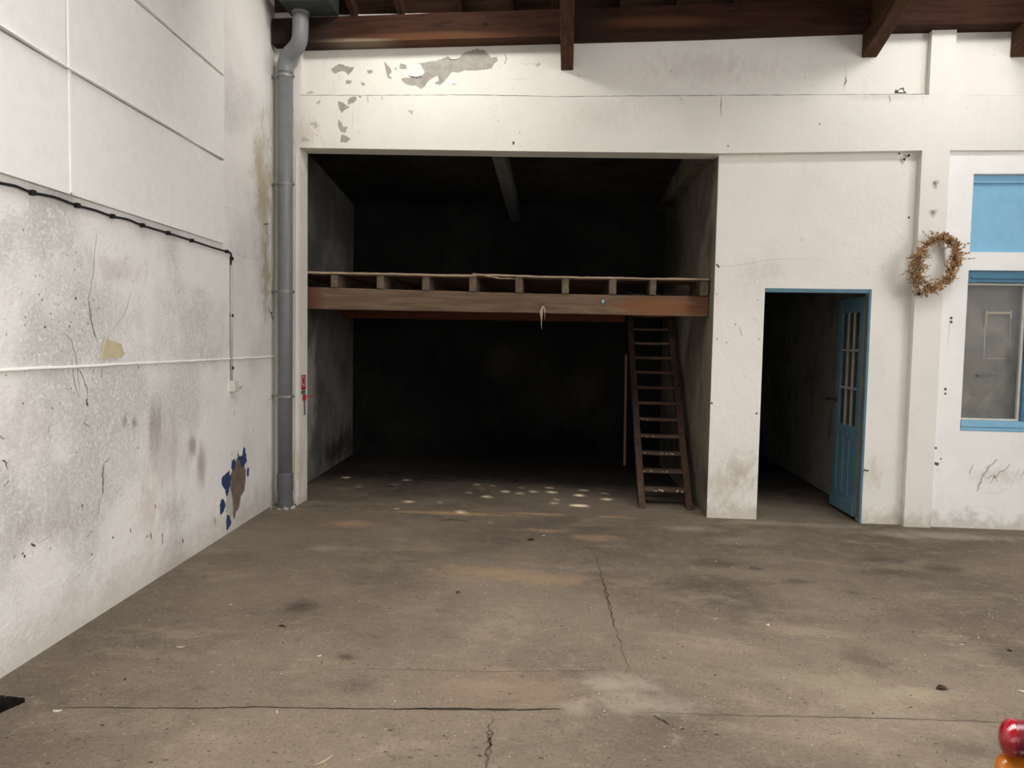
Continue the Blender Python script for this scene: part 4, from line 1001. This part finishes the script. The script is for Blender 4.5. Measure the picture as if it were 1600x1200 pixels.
for (px, py) in ((1523, 400), (1512, 378), (1516, 392), (1440, 360), (1452, 362), (1436, 375), (1475, 360), (1405, 428), (1495, 435), (1416, 402), (1474, 366), (1470, 364)):
    q_ = onY(px, py, -.06); a = math.atan2((q_.z-wc.z)/.205, (q_.x-wc.x)/.142); p0 = wp(a); d = q_-p0
    sprig(a, 1, d.length*.95, 12, d.normalized())
for v in bm.verts: v.co.y = min(v.co.y, -.004)
link('dried_leaves', bm, ['leaf', 'leaf2'], wr); link('sprig_stems', tb, 'twig', wr)
bm = bmesh.new(); fc_ = onY(1438, 443, -.10)
for i in range(16):
    a = i*2.4; r_ = .010+.0012*i; c_ = fc_+Vector((math.cos(a)*r_, random.uniform(-.01, .005), math.sin(a)*r_)); d = (c_-fc_+Vector((0, -.02, 0))).normalized(); sd = d.cross(Vector((0, 1, 0))).normalized()
    v = [bm.verts.new(q_) for q_ in (c_, c_+d*.016+sd*.011, c_+d*.026, c_+d*.016-sd*.011)]; bm.faces.new(v)
link('white_flower', bm, 'petal', wr)
bm = bmesh.new(); bmesh.ops.create_icosphere(bm, subdivisions=2, radius=.014, matrix=Matrix.Translation(onY(1436, 459, -.08))); rough(bm, .005, 90)
tube(bm, [onY(1438, 451, -.08), onY(1436, 459, -.08)], .003, 6); tube(bm, [onY(1436, 459, -.08), onY(1428, 461, -.08)], .004, 6); link('dried_cone', bm, 'cone', wr)
bm = bmesh.new(); q_ = wp(1.45, 1.0); tube(bm, [(q_.x, -.001, q_.z+.01), (q_.x, q_.y-.01, q_.z+.016)], .003, 6); link('hanging_nail', bm, 'iron', wr)
tag(wr, 'oval wreath of dried golden leaves hanging on the white pier between door and window', 'wreath')

# ---------------------------------------------------------------- old car at the right edge, only its tail lamp in view
car = empty('parked_car', (2.9, -5.2, 0))
LC = onY(1574, 1152, -4.52)                       # centre of the red lens face
def lensmesh(c, ry, rz, back, mat, name, bulge):
    """egg shaped lens facing the left, pod running back to the right"""
    bm = bmesh.new(); prof = [(-bulge, .02), (-bulge*.92, .38), (-bulge*.7, .68), (-bulge*.35, .9), (0, 1.0), (.006, 1.06), (.014, 1.06)]
    rings = []
    for (x, s_) in prof:
        rings.append([bm.verts.new((c.x+x+.35*math.sin(a)*ry*s_, c.y+math.cos(a)*ry*s_*0+math.sin(a)*ry*s_, c.z+math.cos(a)*rz*s_)) for a in [2*math.pi*k/32 for k in range(32)]])
    for r0, r1 in zip(rings, rings[1:]):
        for k in range(32): bm.faces.new((r0[k], r0[(k+1) % 32], r1[(k+1) % 32], r1[k]))
    bm.faces.new(rings[0][::-1]); bmesh.ops.recalc_face_normals(bm, faces=bm.faces)
    o = link(name, bm, mat, car, True)
    bm = bmesh.new(); rings = []
    for (x, s_) in ((.010, .98), (.02, 1.0), (.05, 1.0), (back*.7, .97), (back, .9)):
        rings.append([bm.verts.new((c.x+x+.35*math.sin(a)*ry*s_, c.y+math.sin(a)*ry*s_, c.z+math.cos(a)*rz*s_)) for a in [2*math.pi*k/32 for k in range(32)]])
    for r0, r1 in zip(rings, rings[1:]):
        for k in range(32): bm.faces.new((r0[k], r0[(k+1) % 32], r1[(k+1) % 32], r1[k]))
    bm.faces.new(rings[0][::-1]); bm.faces.new(rings[-1]); bmesh.ops.recalc_face_normals(bm, faces=bm.faces)
    return bm
b_ = lensmesh(LC, .040, .043, .16, 'lens_red', 'red_lens', .022); link('red_lamp_pod', b_, 'lampbody', car, True)
LA = LC+Vector((-.004, .0, -.078))
b_ = lensmesh(LA, .036, .038, .16, 'lens_amber', 'amber_lens', .022); link('amber_lamp_pod', b_, 'lens_amber', car, True)
def body(pts, y0, y1, mat, name, seg=8, inset=.10):
    """closed side outline swept across the width with rounded shoulders"""
    bm = bmesh.new(); rings = []
    for i in range(seg+1):
        u = i/seg; y = y0+(y1-y0)*u; k = 1-inset*(abs(2*u-1)**6)
        cx = sum(p[0] for p in pts)/len(pts); cz = sum(p[1] for p in pts)/len(pts)
        rings.append([bm.verts.new((cx+(x-cx)*k, y, cz+(z-cz)*k)) for x, z in pts])
    n = len(pts)
    for r0, r1 in zip(rings, rings[1:]):
        for k in range(n): bm.faces.new((r0[k], r0[(k+1) % n], r1[(k+1) % n], r1[k]))
    bm.faces.new(rings[0]); bm.faces.new(rings[-1]); bmesh.ops.recalc_face_normals(bm, faces=bm.faces)
    o = link(name, bm, mat, car, True); return o
bx0 = LC.x+.13
out = [(v.x, v.z) for v in spline([Vector(p) for p in ((bx0+.02, 0, .28), (bx0, 0, .45), (bx0+.03, 0, .68), (bx0+.18, 0, .86), (bx0+.5, 0, 1.0), (bx0+.9, 0, 1.36), (bx0+1.7, 0, 1.42), (bx0+2.3, 0, 1.05), (bx0+3.1, 0, .9), (bx0+3.5, 0, .6), (bx0+3.5, 0, .30))], 3)]
body(out, -5.95, -4.50, 'carpaint', 'body')
bm = bmesh.new(); tube(bm, spline([(bx0+.25, -4.52, .34), (bx0-.01, -4.62, .34), (bx0-.03, -5.2, .34), (bx0-.01, -5.8, .34), (bx0+.25, -5.9, .34)], 5), .035, 10); link('bumper', bm, 'chrome', car, True)
for (x, y) in ((bx0+.75, -4.53), (bx0+.75, -5.92), (bx0+2.9, -4.53), (bx0+2.9, -5.92)):
    bm = bmesh.new(); tube(bm, [(x, y-.07, .30), (x, y-.06, .30), (x, y+.06, .30), (x, y+.07, .30)], [.27, .30, .30, .27], 28); link('wheel', bm, 'tyre', car)
tag(car, 'parked car at the bottom right corner showing its red and amber tail lamp', 'car')

# ---------------------------------------------------------------- litter on the floor
def chip(name, px, py, lw, ww, ang_, mat, label, cat, curl=.006, thick=.0015, group=None):
    p = onZ(px, py); bm = bmesh.new(); n = 8; g = []
    for i in range(n+1):
        u = i/n; x = (u-.5)*lw; wd = ww*math.sin(math.pi*(.08+.84*u))**.8*random.uniform(.8, 1.1); z = .002+curl*(1-math.sin(math.pi*u)) if curl > 0 else .002-curl*math.sin(math.pi*u)
        g.append([bm.verts.new((x, -wd/2, z)), bm.verts.new((x, 0, z+wd*.12)), bm.verts.new((x, wd/2, z))])
    for a, b in zip(g, g[1:]):
        for k in range(2): bm.faces.new((a[k], b[k], b[k+1], a[k+1]))
    bmesh.ops.solidify(bm, geom=bm.faces[:], thickness=-thick)
    mz_ = min(v.co.z for v in bm.verts)
    for v in bm.verts: v.co.z += .0005-mz_
    o = link(name, bm, mat); o.location = (p.x, p.y, 0); o.rotation_euler.z = ang_
    return tag(o, label, cat, group)
LI = [
 ('paint_chip', 90, 1111, .036, .022, .1, 'chip', 'bright white paint chip on the floor beside the dark pit at lower left', 'paint chip', .003),
 ('dried_leaf', 283, 1011, .042, .018, .4, 'drystraw', 'pale curled dry leaf on the floor left of centre, nearest the left wall', 'leaf', .004),
 ('paint_chip', 499, 1025, .022, .014, .8, 'chip', 'small white paint chip on the floor beside the oblong dark pock', 'paint chip', .003),
 ('grass_blade', 505, 1190, .085, .012, 1.0, 'drystraw', 'dry grass blade on the floor at the bottom edge left of centre', 'grass blade', .004),
 ('grass_blade', 433, 1113, .032, .008, -1.0, 'drystraw', 'short dry grass blade lying just below the long floor joint', 'grass blade', .003),
 ('straw', 613, 958, .048, .006, -.1, 'drystraw', 'pale straw lying on the floor near the middle of the room', 'straw', .001),
 ('dead_leaf', 1472, 1077, .055, .030, 0.1, 'brownleaf', 'dark arched dead leaf on the floor above the tail lamp', 'leaf', -.014),
 ('dead_leaf', 1578, 1017, .030, .020, .2, 'brownleaf', 'small dark dead leaf on the floor at the right edge', 'leaf', -.006),
 ('dead_leaf', 830, 844, .055, .035, .3, 'brownleaf', 'brown dead leaf on the floor in front of the bay opening', 'leaf', -.012),
 ('dead_leaf', 440, 979, .050, .020, -.2, 'brownleaf', 'reddish brown dead leaf on the floor below the oval oil stain', 'leaf', -.008),
 ('dead_leaf', 716, 926, .030, .025, .5, 'brownleaf', 'small dark leaf scrap in the middle of the floor', 'leaf', -.006),
 ('paint_chip', 1598, 1080, .036, .016, -.3, 'chip', 'pale chip on the floor at the right edge above the tail lamp', 'paint chip', .003),
 ('paint_chip', 1117, 967, .028, .016, .2, 'drystraw', 'yellowish flake on the dark stained part of the floor', 'paint chip', .003),
 ('paint_chip', 1200, 977, .026, .018, 1.2, 'chip', 'whitish upright flake on the floor below the dark stain', 'paint chip', .004),
 ('paint_chip', 1502, 1007, .034, .012, .1, 'drystraw', 'yellow-white sliver on the floor toward the right', 'paint chip', .003),
 ('paint_chip', 767, 817, .060, .020, -.2, 'drystraw', 'yellowish leaf fragment on the floor close to the bay threshold', 'leaf', .003),
 ('paint_chip', 849, 837, .030, .020, .2, 'chip', 'white flake on the floor right beside the brown dead leaf', 'paint chip', .003),
 ('paint_chip', 620, 795, .055, .030, .1, 'chip', 'pale flake at the threshold of the bay, left part', 'paint chip', .003),
 ('dead_twig', 1365, 963, .050, .006, -.1, 'brownleaf', 'thin dark twig on the floor in front of the blue door', 'twig', .002),
 ('dead_leaf', 612, 761, .06, .04, .2, 'brownleaf', 'dark leaf on the shaded bay floor', 'leaf', -.01)]
for a in LI:
    chip('dried_leaf' if a[8] == 'leaf' else a[0], *a[1:])
# uncountable grit and dust
bm = bmesh.new()
for k in range(4200):
    px, py = random.uniform(-20, 1620), random.triangular(790, 1230, 950)
    if py < 1066-.62*px: continue
    p = onZ(px, py)
    if p.y > 0.2 and not (-2.4 < p.x < 1.1): continue
    if p.y < -3.3 and p.x < -2.1: continue
    s_ = random.uniform(.0015, .0042)*(1 if random.random() < .96 else 1.8); mi = 0 if random.random() < .5 else 1
    v = [bm.verts.new(p+Vector((random.uniform(-1, 1)*s_*1.4, random.uniform(-1, 1)*s_, z_*s_))) for z_ in (.0, .1, .2, .9)]
    for f in ((0, 1, 2), (0, 1, 3), (1, 2, 3), (0, 2, 3)):
        fc = bm.faces.new([v[i] for i in f]); fc.material_index = mi
bmesh.ops.recalc_face_normals(bm, faces=bm.faces)
tag(link('floor_grit', bm, ['grit', 'grit_dark']), 'fine pale and dark grit scattered over the concrete floor', 'grit', None, 'stuff')
# rubble in the corner at the foot of the pipe
bm = bmesh.new()
for k in range(40):
    p = Vector((random.uniform(-2.62, -2.40), random.uniform(-.24, -.01), 0)); 
    if (p-Vector((-2.52, -.075, 0))).length < .08: continue
    s_ = random.uniform(.004, .012); bmesh.ops.create_icosphere(bm, subdivisions=1, radius=s_, matrix=Matrix.Translation(p+Vector((0, 0, s_*.5))))
rough(bm, .004, 60)
for v in bm.verts: v.co.z = max(v.co.z, 0)
tag(link('plaster_crumbs', bm, 'peeled_dim'), 'crumbs of fallen plaster around the foot of the grey downpipe', 'rubble', None, 'stuff')
